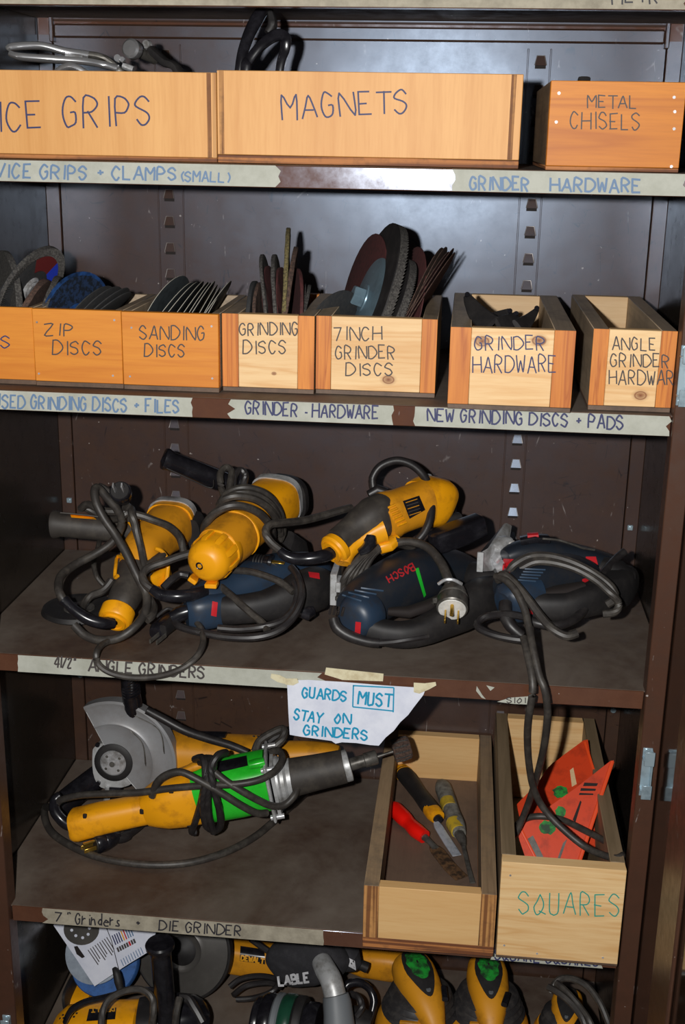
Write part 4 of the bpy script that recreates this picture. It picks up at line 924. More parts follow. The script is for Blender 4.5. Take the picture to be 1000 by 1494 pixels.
# jigsaw A (under grinder 2)
ja = jigsaw('dark blue jigsaw under the large grinder, red button on its rear end', az(370, 900, Z3))
ma = body('motor_housing', M['blue'], ja, [(280, 880, .09), (300, 878, .10), (330, 868, .13), (370, 852, .16), (410, 842, .19), (450, 838, .22), (474, 842, .235)], [(.018, .022), (.024, .028), (.030, .031), (.034, .033), (.034, .033), (.030, .031), (.018, .020)], 30, 2.6, k=3)
ba = body('rear_cap', M['blue'], ja, [(272, 895, .075), (284, 893, .08), (305, 889, .09), (330, 886, .10)], [(.014, .018), (.022, .0235), (.024, .0245), (.021, .022)], 28, 3, k=2)
ha = body('handle', M['blackm'], ja, [(328, 889, .09), (350, 889, .09), (385, 884, .10), (415, 876, .115), (440, 866, .135), (462, 858, .16), (474, 858, .18)], [(.018, .020), (.0175, .019), (.018, .020), (.021, .025), (.026, .030), (.026, .030), (.016, .02)], 26, 2.6, k=3)
body('knob', M['black'], ja, [(436, 892, .11), (448, 894, .115), (458, 890, .12)], [(.006, .007), (.010, .011), (.006, .007)], 16)
patch(ba, [ba], ((310, 877), (318, 879), (316, 900), (308, 898)), 'red', 'speed_dial', .08, .0014)
patch(ma, [ma, ha], ((450, 834), (466, 836), (467, 845), (452, 842)), 'red', 'release_button', .18, .0014)
sa = build('shoe_plate', B().span(ay(482, 838, .115), ay(491, 884, .115)+Vector((0, .065, 0)), .0008), M['silver'], ja)
build('shoe_rail', B().box(ay(495, 852, .125), (.007, .03, .014), .001), M['silver'], ja)
build('shoe_rail', B().box(ay(494, 868, .125), (.006, .03, .006), .001), M['steel_dark'], ja)
tube('power_cord', M['cord_dark'], ja, [(255, 905, .07), (262, 914, .055), (290, 922, .045), (330, 929, .038), (370, 930, .037), (402, 922, .045), (425, 904, .06), (437, 882, .075), (440, 860, .09), (434, 840, .11), (425, 828, .13)], .0052)
tube('power_cord', M['cord_dark'], ja, [(318, 916, .05), (350, 918, .05), (385, 914, .05), (412, 905, .06), (428, 888, .075), (434, 868, .09), (430, 850, .105)], .0048)
tube('power_cord', M['cord'], ja, [(318, 852, .11), (334, 866, .09), (352, 882, .075), (370, 898, .065), (384, 910, .055), (390, 920, .045)], .0050)
tube('power_cord', M['cord'], ja, [(338, 832, .13), (365, 834, .12), (392, 842, .11), (414, 852, .10), (428, 864, .09)], .0048)
tube('power_cord', M['cord_dark'], ja, [(238, 858, .09), (250, 846, .1), (262, 838, .11), (276, 840, .11)], .0052)
body('cable_gland', M['black'], ja, [(252, 902, .07), (262, 896, .072), (275, 892, .075)], [.009, .010, .009], 16)
# jigsaw C (right)
jc = jigsaw('dark blue jigsaw at the right end of the shelf with its silver shoe upright', az(820, 880, Z3))
mc = body('motor_housing', M['blue_dark'], jc, [(740, 872, .10), (752, 864, .11), (778, 852, .13), (806, 842, .15), (836, 838, .165), (862, 842, .175)], [(.024, .028), (.028, .031), (.031, .032), (.032, .030), (.030, .026), (.022, .020)], 30, 2.6, k=3)
uc = body('upper_housing', M['blue_dark'], jc, [(738, 815, .17), (756, 809, .18), (790, 804, .195), (830, 811, .21), (865, 822, .22), (893, 836, .225), (908, 850, .228)], [(.012, .012), (.018, .017), (.021, .018), (.021, .018), (.022, .020), (.022, .022), (.014, .016)], 28, 2.6, k=3)
rc = body('rear_cap', M['blue'], jc, [(736, 884, .085), (742, 880, .09), (756, 874, .10), (776, 868, .115)], [(.016, .020), (.024, .027), (.0275, .030), (.028, .030)], 30, 2.5, k=2)
hcx = body('handle', M['blackm'], jc, [(778, 884, .095), (800, 885, .095), (830, 884, .10), (856, 876, .115), (880, 868, .14), (900, 858, .17), (912, 848, .2)], [(.018, .019), (.0175, .0185), (.018, .019), (.019, .021), (.022, .024), (.024, .028), (.020, .024)], 26, 2.6, k=3)
body('front_rubber', M['blackm'], jc, [(870, 838, .19), (890, 848, .185), (908, 858, .185), (918, 862, .19)], [(.020, .026), (.026, .032), (.024, .030), (.012, .016)], 24, 2.6, k=2)
build('handle_opening_shade', B().sweep(P([(788, 868, .100), (820, 864, .108), (852, 856, .12)]), [(.009, .007), (.012, .009), (.008, .007)], 16, 2.6), M['slot'], jc)  # dark filler body, shade of the gap between handle and motor painted in
patch(uc, [uc, mc], ((735, 815), (752, 816), (744, 836), (733, 834)), 'red', 'lever', .16, .0014)
patch(uc, [uc], ((855, 812), (870, 812), (873, 824), (857, 825)), 'red', 'switch_lock', .2, .0016)
patch(uc, [uc, mc], ((850, 845), (860, 842), (858, 856), (850, 858)), 'red', 'switch', .15, .0016)
patch(rc, [rc], ((773, 884), (780, 886), (779, 897), (773, 895)), 'red', 'speed_dial', .09, .0016)
vents(jc, [mc, rc], [((756+k*2.5, 846-k*4), (782+k*3.5, 848-k*4.2)) for k in range(5)], .0011, 'vent_blue', .1, .0008, 'vent_rib')
tube('trim_line', M['steel_dark'], uc, [(792, 786, .17), (815, 788, .175), (838, 795, .18), (852, 800, .19), (868, 802, .2)], .0016)
build('top_slide', B().sweep(P([(760, 789, .18), (780, 785, .18), (800, 786, .185)]), [(.010, .005)]*3, 12, 4), M['black'], jc)
build('latch', B().sweep(P([(770, 782, .18), (786, 781, .18)]), [(.007, .0035)]*2, 12, 4), M['red'], jc)
shp = P([(699, 808, .16), (712, 800, .17), (736, 764, .26), (743, 768, .262), (740, 786, .255), (722, 820, .19), (716, 833, .165), (699, 834, .158)])
build('shoe_plate', B().prism(shp, (.004, .003, 0)), M['silver'], jc)
build('shoe_edge', B().span(ay(697, 806, .157), ay(705, 835, .157)+Vector((0, .004, 0)), .0006), M['silver'], jc)
build('blade_clamp', B().cyl(ay(718, 822, .18), ay(738, 800, .2), .011, n=20).cyl(ay(722, 832, .175), ay(736, 826, .18), .010, n=18), M['steel'], jc)
body('foot_bracket', M['silver'], jc, [(724, 805, .19), (732, 797, .2), (742, 792, .21)], [(.010, .012), (.012, .014), (.010, .010)], 14, 4)
build('blade_guard', B().box(ay(745, 797, .2), (.012, .012, .014), .001), M['white_plastic'], jc)
body('cable_gland', M['cord_dark'], jc, [(738, 880, .075), (738, 898, .06), (746, 914, .05), (762, 928, .045)], [.0085, .0085, .0078, .0065], 14, 2, k=3)
tube('power_cord', M['cord'], jc, [(736, 838, .10), (728, 846, .085), (735, 838, .08), (752, 852, .07), (772, 876, .055), (790, 900, .042), (806, 917, .03), (826, 928, .025), (842, 924, .03)], .0055)
tube('power_cord', M['cord'], jc, [(742, 838, .11), (750, 824, .11), (772, 812, .115), (800, 811, .12), (832, 819, .12), (860, 832, .115), (884, 848, .105), (896, 862, .1), (897, 874, .1), (886, 882, .1)], .0055)
tube('power_cord', M['cord'], jc, [(760, 830, .115), (782, 820, .115), (812, 822, .115), (844, 832, .11), (872, 848, .10), (892, 866, .09), (903, 880, .09), (898, 893, .085), (880, 896, .085)], .0050)
tube('power_cord', M['cord_dark'], jc, [(912, 805, .2), (900, 815, .19), (884, 832, .165), (870, 850, .14), (862, 874, .115), (848, 895, .085), (830, 908, .06), (806, 913, .048), (780, 908, .05), (768, 902, .06)], .0058, n=10)
tube('power_cord', M['cord_dark'], jc, [(766, 900, .045), (740, 896, .055), (712, 899, .065), (698, 907, .06), (700, 917, .05), (720, 926, .04), (748, 932, .033), (768, 934, .03)], .0050)
ZS4 = ()
tube('power_cord', M['cord'], jc, [(724, 840, .085), (740, 848, .07), (755, 866, .055), (766, 890, .04), (773, 920, .02), (779, 950, -.004), (787, 985, -.024), (795, 1005, -.032), (799, 1030, -.03), (799, 1052, -.02), (794, 1090, .01), (785, 1128, .05), (774, 1165, .085), (762, 1196, .10), (752, 1217, .10), (749, 1218, .10), (755, 1204, .115), (768, 1194, .125),
    (790, 1191, .13), (820, 1196, .12), (856, 1213, .09), (890, 1231, .055), (906, 1244, .022), (906, 1250, .006), (892, 1251, .006), (855, 1236, .035), (820, 1208, .05), (794, 1180, .06), (779, 1150, .055), (772, 1112, .03), (770, 1075, .0), (772, 1045, -.025), (777, 1015, -.034), (777, 990, -.028), (770, 955, -.004), (764, 930, .02)], .0048, k=5, n=10)
# ================================================================ note taped to the lip
note = thing('taped_note', 'torn white paper note with blue marker lettering taped to the shelf lip', 'note', ay(510, 1000, -.004))
NY = -.0045
npy = [(419, 993), (450, 992), (500, 995), (560, 1000), (622, 1004), (618, 1014), (604, 1032), (596, 1043), (584, 1054), (575, 1066), (563, 1076), (553, 1088), (540, 1087), (520, 1084), (499, 1083), (490, 1085), (484, 1081), (462, 1078), (440, 1075), (423, 1072), (421, 1040)]
npoly = [ay(x, y, NY) for x, y in npy]
pp_ = build('paper_sheet', B().prism(npoly, (0, .0004, 0)), M['paper'], note, ang=80)
NF = lambda px, py: ay(px, py, NY)
lettering(pp_, 'GUARDS', (441, 1017), (506, 1022), 14, NF, M['ink_cyan'], 2.4)
lettering(pp_, 'MUST', (523, 1026), (571, 1031), 17, NF, M['ink_cyan'], 2.6)
b = B()
for a, c in (((515, 1000), (575, 1003)), ((575, 1003), (574, 1039)), ((573, 1037), (515, 1031)), ((515, 1031), (516, 1000))):
    d = Vector((c[0]-a[0], c[1]-a[1], 0)).normalized(); n_ = Vector((-d.y, d.x, 0))*1.0
    b.quad(*[NF(*(Vector((q[0], q[1], 0))+n_*s)[:2])+Vector((0, -.0006, 0)) for q, s in ((a, 1), (c, 1), (c, -1), (a, -1))])
build('marker_frame', b, M['ink_cyan'], pp_)
lettering(pp_, 'STAY', (429, 1048), (469, 1055), 14, NF, M['ink_cyan'], 2.4)
lettering(pp_, 'ON', (488, 1054), (512, 1056), 13, NF, M['ink_cyan'], 2.4)
lettering(pp_, 'GRINDERS', (443, 1072), (537, 1079), 14, NF, M['ink_cyan'], 2.4)
for poly in ([(604, 996), (620, 997), (636, 995), (637, 1000), (626, 1006), (612, 1012), (604, 1010)], [(416, 990), (434, 990), (436, 996), (428, 1000), (417, 999)]):
    build('tape_piece', B().prism([ay(x, y, NY-.0016) for x, y in poly], (0, .0004, 0)), M['tape_yellow'], note, ang=80)

# ================================================================ fourth shelf
# large grinder with its guard facing the viewer
g4 = thing('angle_grinder', 'large grinder with a grey half-round guard lying behind the green die grinder', 'grinder', az(165, 1165, Z4))
gc = Vector(ay(166, 1112, .262)); R7 = (Vector(ay(257, 1112, .262))-gc).length
gd_ = Vector((.0, -1, .12)).normalized()
ref = Vector((0, .12, 1)).normalized(); hx = gd_.cross(ref).normalized()
def gpt(px, py): # angle on the guard disc
    d = ray(px, py); t = (gc-CAM).dot(gd_)/d.dot(gd_); v = CAM+d*t-gc; return math.atan2(v.dot(gd_.cross(hx)), v.dot(hx))
x_ = gd_.cross(ref).normalized(); y_ = gd_.cross(x_)
def ang(px, py):
    d = ray(px, py); t = (gc-CAM).dot(gd_)/d.dot(gd_); v = CAM+d*t-gc; return math.atan2(v.dot(y_), v.dot(x_))
a0, a1 = ang(122, 1031), ang(226, 1182)
b = B()
span = (a1-a0) % (2*math.pi)
# pick the sense that goes over the top right
mid = ang(240, 1060)
if not ((mid-a0) % (2*math.pi) < span): a0, a1 = a1, a0; span = (a1-a0) % (2*math.pi)
b.lathe(gc, gd_, [(.030, -.0015), (.030, .001), (R7*.60, .001), (R7*.63, .0028), (R7*.66, .001), (R7*.90, .001), (R7*.965, .0035), (R7, .001), (R7, -.022), (R7-.0015, -.022), (R7-.0015, -.0015), (.030, -.0015)], 56, a0, a0+span, ref=ref)
gdd = build('guard', b, M['guard'], g4)
for k, aa in enumerate((a0, a0+span)):
    e = x_*math.cos(aa)+y_*math.sin(aa); build('guard_end', B().sweep([gc+e*.031, gc+e*(R7-.001)], [(.0012, .0012)]*2, 6), M['silver'], gdd)
for (p0, p1, p2) in (((190, 1066), (208, 1085), (213, 1118)), ((196, 1044), (232, 1065), (240, 1100))):
    pr = onto([gdd], .25, .0006); build('pressed_line', B().sweep(smoothpath([pr(*p0), pr(*p1), pr(*p2)], 6), [(.0003, .0008)]+[(.0014, .0008)]*11+[(.0003, .0008)], 6), M['steel_dark'], gdd)
hb4 = [(135, 1100), (138, 1090), (152, 1084), (186, 1086), (196, 1110), (196, 1138), (182, 1148), (158, 1151), (144, 1146), (136, 1128)]
pl4 = lambda off: (lambda px, py: (lambda d: CAM+d*((gc+gd_*off-CAM).dot(gd_)/d.dot(gd_)))(ray(px, py)))
hp = [pl4(-.003)(x, y) for x, y in hb4]
build('gear_case', B().prism(smoothpath(hp, 3, True), -gd_*.045), M['silver'], g4, ang=50)
build('clamp_ring', B().lathe(gc, gd_, [(.020, 0), (.0205, .004), (.027, .004), (.0305, .002), (.031, -.004)], 40), M['blackm'], g4)
fl = build('flange', B().lathe(gc+gd_*.003, gd_, [(0, .006), (.005, .006), (.0055, .0045), (.009, .0045), (.0095, .003), (.0185, .0028), (.0205, .001), (.021, -.002)], 40), M['steel'], g4)
build('spindle', B().lathe(gc+gd_*.008, gd_, [(0, .004), (.0035, .0038), (.0042, .0025), (.0042, -.002)], 20), M['steel_dark'], fl)
for k in range(4):
    a = k*math.pi/2+.7; e = x_*math.cos(a)+y_*math.sin(a); build('pin_hole', B().cyl(gc+e*.014+gd_*.0055, gc+e*.014+gd_*.0063, .0022, n=12), M['steel_dark'], fl)
for px, py in ((143, 1106-20), (144, 1142)):
    p = pl4(-.0025)(px, py); build('bolt', B().cyl(p, p+gd_*.004, .0036, n=12), M['black'], g4)
build('clamp_lug', B().sweep([pl4(0)(158, 1148), pl4(0)(155, 1172)], [(.005, .004)]*2, 10, 4), M['silver'], g4)
build('clamp_lug', B().cyl(pl4(.002)(160, 1152), pl4(.002)(176, 1153), .0042, n=12), M['black'], g4)
body('motor_housing', M['yellow_dim'], g4, [(205, 1098, .300), (235, 1100, .305), (262, 1104, .305), (330, 1107, .305), (396, 1108, .305)], [(.030, .030), (.036, .036), (.036, .037), (.036, .036), (.034, .034)], 30, 3.0)
hb_ = body('rear_handle', M['yellow_dim'], g4, [(390, 1108, .305), (402, 1108, .305), (430, 1105, .305), (455, 1103, .305), (480, 1102, .305), (496, 1101, .305)], [(.032, .032), (.028, .026), (.024, .024), (.022, .021), (.020, .018), (.014, .012)], 26, 3.0, k=2)
build('trigger', B().sweep(P([(430, 1126, .295), (450, 1125, .295), (470, 1123, .295)]), [(.008, .005)]*3, 12, 3), M['black'], g4)
build('rating_plate', B().sweep([ay(276, 1071, .30), ay(330, 1072, .30)], [(.010, .0012)]*2, 12, 4), M['black'], g4)
for k in range(5): build('vent_slot', B().sweep([ay(370+k*6, 1074, .295), ay(370+k*6, 1074, .315)], [(.0016, .0012)]*2, 8), M['slot'], g4)
body('side_handle', M['black'], g4, [(150, 1126, .29), (138, 1136, .28), (112, 1156, .25), (96, 1170, .232), (88, 1178, .225)], [.0165, .0175, .0175, .0185, .020], 24)
body('top_handle', M['black'], g4, [(190, 984, .27), (189, 992, .272), (190, 1004, .275), (193, 1022, .28), (196, 1045, .285)], [.012, .0135, .0135, .014, .014], 24)
for k in range(6):
    p = ay(189.5+k*.5, 988+k*4.4, .272); build('grip_ridge', B().cyl(p, p+Vector((.0003, .0005, -.0018)), .0146, n=24), M['black'], g4)
tube('power_cord', M['cord_dark'], g4, [(214, 1036, .25), (240, 1050, .252), (270, 1066, .25), (305, 1078, .245), (335, 1087, .24), (362, 1098, .235)], [.0062, .0068, .0070, .0068, .0062, .0058], n=10)
tube('power_cord', M['cord'], g4, [(372, 1096, .25), (380, 1080, .255), (400, 1068, .26), (414, 1064, .26), (412, 1078, .25), (398, 1092, .24), (388, 1104, .235)], .0062)
tube('power_cord', M['cord_dark'], g4, [(378, 1104, .26), (388, 1086, .265), (404, 1074, .27), (416, 1072, .27)], .0062)

# die grinder
g5 = thing('die_grinder', 'long yellow die grinder with bright green painted body and flap wheel tip', 'grinder', az(250, 1215, Z4))
tail = body('tail_handle', M['yellow'], g5, [(106, 1204, .150), (108, 1204, .150), (112, 1203, .15), (150, 1193, .155), (200, 1183, .165), (215, 1180, .168)], [.020, .0225, .0235, .0225, .0215, .0215], 28, 2.7)
rb = body('rear_body', M['yellow'], g5, [(212, 1180, .168), (224, 1176, .17), (240, 1171, .172), (262, 1165, .175), (288, 1158, .18)], [(.023, .024), (.030, .029), (.036, .035), (.0385, .039), (.040, .041)], 30, 3.0)
gb = body('green_body', M['green'], g5, [(284, 1159, .18), (300, 1155, .183), (350, 1146, .19), (392, 1137, .197)], [(.0395, .041), (.0415, .043), (.0415, .043), (.041, .042)], 32, 2.8)
tag(gb, 'bright green painted motor housing')
body('housing_rib', M['green'], g5, [(364, 1116, .165), (374, 1114, .167), (386, 1111, .17)], [(.007, .005), (.008, .006), (.007, .005)], 14, 3)
body('housing_rib', M['yellow_dirty'], g5, [(262, 1128, .17), (284, 1118, .172), (300, 1113, .175)], [(.006, .004), (.008, .006), (.006, .004)], 14, 3)
lp5 = patch(g5, [gb], ((314, 1112), (360, 1102), (362, 1117), (316, 1128)), 'black', 'rating_plate', .17, .0012)
lettering(lp5, 'DEWALT', (358, 1104), (318, 1113), 8, onto([gb], .17), M['yellow_print'], 1.7, .0026, 'lettering', .05)
for k, (px, py) in enumerate(((124, 1189), (207, 1182))):
    pr = onto([tail, rb], .15, .0003); build('screw_recess', B().box(pr(px, py+2), (.006, .004, .008), .001), M['slot'], g5)
for px, py in ((250, 1156), (262, 1150), (276, 1213-8)):
    pr = onto([rb, gb], .15, .0003); build('vent_slot', B().box(pr(px, py), (.007, .003, .0035), .001), M['slot'], g5)
fd1 = (Vector(ay(505, 1118, .213))-Vector(ay(392, 1137, .197))).normalized()
fp = Vector(ay(395, 1140, .197)); up_ = Vector((0, 0, 1)); sx_ = fd1.cross(up_).normalized(); uz = sx_.cross(fd1)
rot = Matrix((fd1, sx_, uz)).transposed()
build('flange_plate', B().box(fp, (.006, .088, .092), .004, rot, 2), M['silver'], g5)
build('flange_plate', B().box(fp+fd1*.008, (.005, .076, .080), .005, rot, 2), M['silver'], g5)
for s1 in (-1, 1):
    for s2 in (-1, 1):
        q = fp+sx_*s1*.036+uz*s2*.039; build('flange_bolt', B().cyl(q-fd1*.006, q+fd1*.014, .0042, n=10), M['steel'], g5)
build('front_collar', B().lathe(fp+fd1*.008, fd1, [(.036, 0), (.036, .006), (.033, .009), (.033, .014), (.0295, .018), (.0295, .024)], 32), M['silver'], g5)
pA, pB_ = fp+fd1*.020, Vector(ay(503, 1118, .213))
build('front_grip', B().lathe(pA, (pB_-pA), [(.020, 0), (.0285, .0), (.0290, .006), (.0265, .05), (.0250, (pB_-pA).length), (.010, (pB_-pA).length)], 32), M['rubber'], g5)
dA = (Vector(ay(586, 1094, .235))-pB_).normalized()
build('front_ring', B().lathe(pB_-dA*.001, dA, [(.010, -.001), (.0232, -.001), (.0238, .001), (.0238, .008), (.0225, .009), (.008, .009)], 32), M['silver'], g5)
build('collet_nut', B().lathe(pB_+dA*.008, dA, [(.0085, 0), (.0095, .002), (.0092, .016), (.0092, .022), (.0108, .023), (.0108, .040), (.0098, .042), (.003, .043)], 24), M['steel_dark'], g5)
fw = Vector(ay(585, 1093, .235))
build('wheel_shaft', B().cyl(pB_+dA*.048, fw, .0025, n=10), M['steel_dark'], g5)
wl = build('flap_wheel', B().lathe(fw-dA*.012, dA, [(0, 0), (.015, .0), (.0165, .002), (.0175, .012), (.0165, .024), (.015, .0265), (0, .0265)], 40), M['disc_brown'], g5)
for k in range(26):
    a = 2*math.pi*k/26; x2 = dA.cross(up_).normalized(); y2 = dA.cross(x2); e = x2*math.cos(a)+y2*math.sin(a)
    build('flap', B().sweep([fw-dA*.011+e*.0165, fw+dA*.0+e*.0180, fw+dA*.012+e*.0165], [(.0012, .0008)]*3, 6, 3, up=e), M['disc_grey' if k % 2 else 'disc_brown'], wl)
# cord of the die grinder
tube('strain_relief', M['black'], g5, [(110, 1205, .148), (98, 1202, .145), (88, 1194, .145), (80, 1182, .15), (80, 1168, .16), (88, 1160, .165)], [.0090, .0090, .0085, .0082, .0075, .0066], n=12)
tube('power_cord', M['cord'], g5, [(84, 1172, .158), (92, 1166, .155), (120, 1160, .15), (160, 1158, .145), (205, 1156, .14), (250, 1150, .135), (300, 1146, .13), (345, 1144, .13), (380, 1137, .14), (402, 1124, .16), (412, 1108, .18), (408, 1096, .2), (396, 1096, .21)], .0052, n=10)
tube('power_cord', M['cord'], g5, [(222, 1162, .14), (228, 1144, .135), (240, 1132, .13), (262, 1126, .128), (286, 1136, .125), (318, 1154, .125), (350, 1174, .13), (374, 1186, .14), (390, 1186, .15)], .0054, n=10)
tube('power_cord', M['cord'], g5, [(310, 1124, .135), (330, 1140, .13), (356, 1156, .13), (378, 1168, .14), (398, 1176, .15), (416, 1174, .16), (430, 1160, .17), (436, 1144, .185), (442, 1132, .2)], .0054, n=10)
for pts in ([(284, 1108, .165), (296, 1106, .15), (300, 1128, .135), (296, 1160, .130), (288, 1190, .14), (280, 1212, .155), (286, 1214, .16)],
            [(300, 1106, .155), (312, 1110, .14), (308, 1135, .13), (303, 1165, .128), (306, 1195, .138), (312, 1214, .15)],
            [(330, 1098, .16), (318, 1102, .14), (308, 1122, .13), (312, 1150, .125), (320, 1180, .13), (322, 1204, .145), (314, 1212, .155)],
            [(292, 1112, .16), (306, 1118, .14), (300, 1145, .127), (296, 1172, .128), (300, 1202, .14), (308, 1210, .15)]):
    tube('power_cord', M['cord_dark'], g5, pts, .0055)
zc4 = Z4+.0062
def onsh(l, z): return [az(x, y, z) for x, y in l]
build('power_cord', B().sweep(smoothpath([ay(80, 1180, .152)]+onsh([(66, 1178), (66, 1196), (76, 1215), (100, 1232), (135, 1248), (180, 1258), (230, 1262), (280, 1258), (330, 1243), (370, 1222), (400, 1198), (430, 1172), (446, 1158)], zc4), 5), .0056, 10), M['cord'], g5)
plc = Vector(az(150, 1228, Z4+.016)); pld = (Vector(az(126, 1236, Z4+.016))-plc).normalized()
plug_round(g5, plc+pld*.012, pld, .0150, 'blackm', 'black', 'brass', .030, 3)
build('power_cord', B().sweep(smoothpath([plc-pld*.018]+onsh([(180, 1222), (196, 1212), (210, 1200)], Z4+.012), 5), [.008]*8+[.0056]*8, 10), M['cord_dark'], g5)

# chisels in the long box
FZ = Z4+.0165
build('floor_sheet', B().span((.0775+.0200, -.0135, FZ), (.2485-.0200, .3935, FZ+.0012)), wood('brown_hardboard', '7a6353', '5f4c40', 'Y', 15, ring=.25, seed=12, stain='54463d'), chb)
def chisel(label, pts, zr, secs):
    """secs: (name, material, station list [(t along pts px), a, b])"""
    z = FZ+.0014; t = thing('wood_chisel', label, 'chisel', az(pts[0][0], pts[0][1], z))
    for nm, mt, st, e in secs:
        q = [az(x, y, z+h) for x, y, h, a, b in st]; build(nm, B().sweep(smoothpath(q, 3), interp([(a, b) for x, y, h, a, b in st], (len(q)-1)*3+1), 20, e), M[mt], t)
    return t
chisel('chisel with a bright red handle and dirty brown blade', [(600, 1200)], .012, [
    ('handle', 'red_handle', [(572, 1176, .012, .008, .008), (577, 1181, .012, .0125, .0115), (590, 1194, .012, .0125, .0115), (598, 1202, .0105, .0105, .0100), (608, 1212, .0115, .0120, .0110), (620, 1221, .0105, .0100, .0100)], 2.2),
    ('shank', 'steel_dark', [(619, 1221, .0105, .0060, .0050), (628, 1229, .009, .0045, .0040), (636, 1238, .007, .0055, .0035)], 2),
    ('blade', 'rust', [(630, 1234, .006, .0045, .0015), (638, 1241, .005, .0105, .0016), (658, 1266, .003, .0108, .0016), (674, 1281, .002, .0108, .0010)], 5)] if M.setdefault('rust', plain('rusty_dirty_steel', '6d4f34', .7, .2, dirt='33261c', dsc=120, dlo=.4, dhi=.6)) else [])
chisel('chisel with a ribbed black and yellow handle and clean silver blade', [(612, 1160)], .012, [
    ('handle', 'blackm', [(588, 1127, .014, .0130, .0120), (596, 1136, .014, .0135, .0125), (612, 1158, .013, .0115, .0112), (624, 1174, .013, .0125, .012), (632, 1184, .013, .0120, .0115)], 2.4),
    ('butt_cap', 'yellow', [(583, 1121, .014, .0085, .0080), (586, 1124, .014, .0120, .0110), (590, 1129, .014, .0138, .0126)], 2.4),
    ('yellow_collar', 'yellow', [(628, 1180, .0125, .0120, .0118), (634, 1187, .0125, .0128, .0118), (640, 1193, .012, .0105, .0100)], 2.4),
    ('ferrule', 'black', [(634, 1189, .012, .0085, .0080), (641, 1197, .011, .0070, .0065)], 2),
    ('blade', 'steel_bright', [(636, 1198, .009, .0025, .0015), (640, 1206, .007, .0068, .0018), (655, 1230, .004, .0072, .0018), (667, 1248, .0025, .0070, .0010)], 4)] if M.setdefault('steel_bright', plain('bright_steel_blade', 'd3d7e2', .45, .5, dirt='9aa0aa', dsc=80)) else [])
c3 = chisel('chisel with a worn taped grey and yellow handle and thin blade', [(660, 1180)], .012, [
    ('handle', 'grime', [(644, 1143, .012, .0085, .0080), (647, 1150, .013, .0130, .0120), (653, 1166, .013, .0130, .0120), (660, 1186, .013, .0120, .0115), (667, 1204, .0125, .0125, .0120), (671, 1216, .012, .0095, .0090)], 2.4),
    ('yellow_band', 'yellow_aged', [(653, 1170, .0142, .0118, .0120), (657, 1180, .0142, .0115, .0118)], 2.4),
    ('yellow_band', 'yellow_aged', [(662, 1200, .0135, .0118, .0118), (669, 1213, .0125, .0108, .0105)], 2.4),
    ('ferrule', 'steel_dark', [(668, 1212, .012, .0085, .0080), (674, 1224, .010, .0068, .0060), (677, 1234, .008, .0035, .003)], 2),
    ('blade', 'steel_dark', [(676, 1232, .008, .0030, .0025), (683, 1262, .006, .0032, .0018), (690, 1288, .003, .0040, .0012)], 4)] if M.setdefault('grime', plain('worn_grey_handle', '56544f', .6, dirt='8a8880', dsc=70, dlo=.4, dhi=.65)) and M.setdefault('yellow_aged', plain('aged_yellow', 'c2a22c', .5, dirt='8a7a3a', dsc=60)) else [])

# speed squares
def planef(A, Bp, Cp):
    n = (Bp-A).cross(Cp-A).normalized()
    return (lambda px, py, off=0.0: (lambda d: CAM+d*((A-CAM).dot(n)/d.dot(n)))(ray(px, py))), n
def square(label, A, Bp, Cp, poly, slots, prints, ribs):
    f, n = planef(A, Bp, Cp)
    if n.dot(CAM-A) < 0: n = -n
    pts = [f(*p) for p in poly]; zmin = min(p.z for p in pts)
    t = thing('speed_square', label, 'square', (sum((p.x for p in pts))/len(pts), sum((p.y for p in pts))/len(pts), Z4+.005))
    plate = build('plate', B().prism(pts, -n*.003), M['orange'], t)
    for s in slots: build('slot', B().prism([f(*p)+n*.0006 for p in s[0]], -n*.0008), M[s[1]], plate)
    for nm, s, mt in prints: build(nm, B().prism([f(*p)+n*.0010 for p in s], -n*.0006), M[mt], plate)
    for a, c, w in ribs: build('fence_rib', B().sweep([f(*a), f(*c)], [(w, w*.8)]*2, 10, 4, up=n), M['orange_rib'], t)
    return t
def blob(cx, cy, rx, ry, seed):
    r = random.Random(seed); return [(cx+rx*math.cos(a)*(1+r.uniform(-.25, .2)), cy+ry*math.sin(a)*(1+r.uniform(-.25, .2))) for a in [2*math.pi*i/16 for i in range(16)]]
square('orange triangular speed square standing behind, small window slot near its top', ay(854, 1079, .27), ay(756, 1180, .20), ay(882, 1235, .13),
       [(852, 1080), (858, 1079), (866, 1127), (883, 1235), (800, 1250), (759, 1195), (754, 1174), (785, 1142), (800, 1120), (808, 1112), (815, 1108), (822, 1102)],
       [([(832, 1124), (837, 1120), (842, 1144), (835, 1148)], 'pine_in')],
       [('green_blotch', blob(819, 1156, 12, 10, 1), 'green_blotch'), ('green_blotch', blob(800, 1192, 10, 8, 5), 'green_blotch')], [((854, 1083), (868, 1128), .0022)])
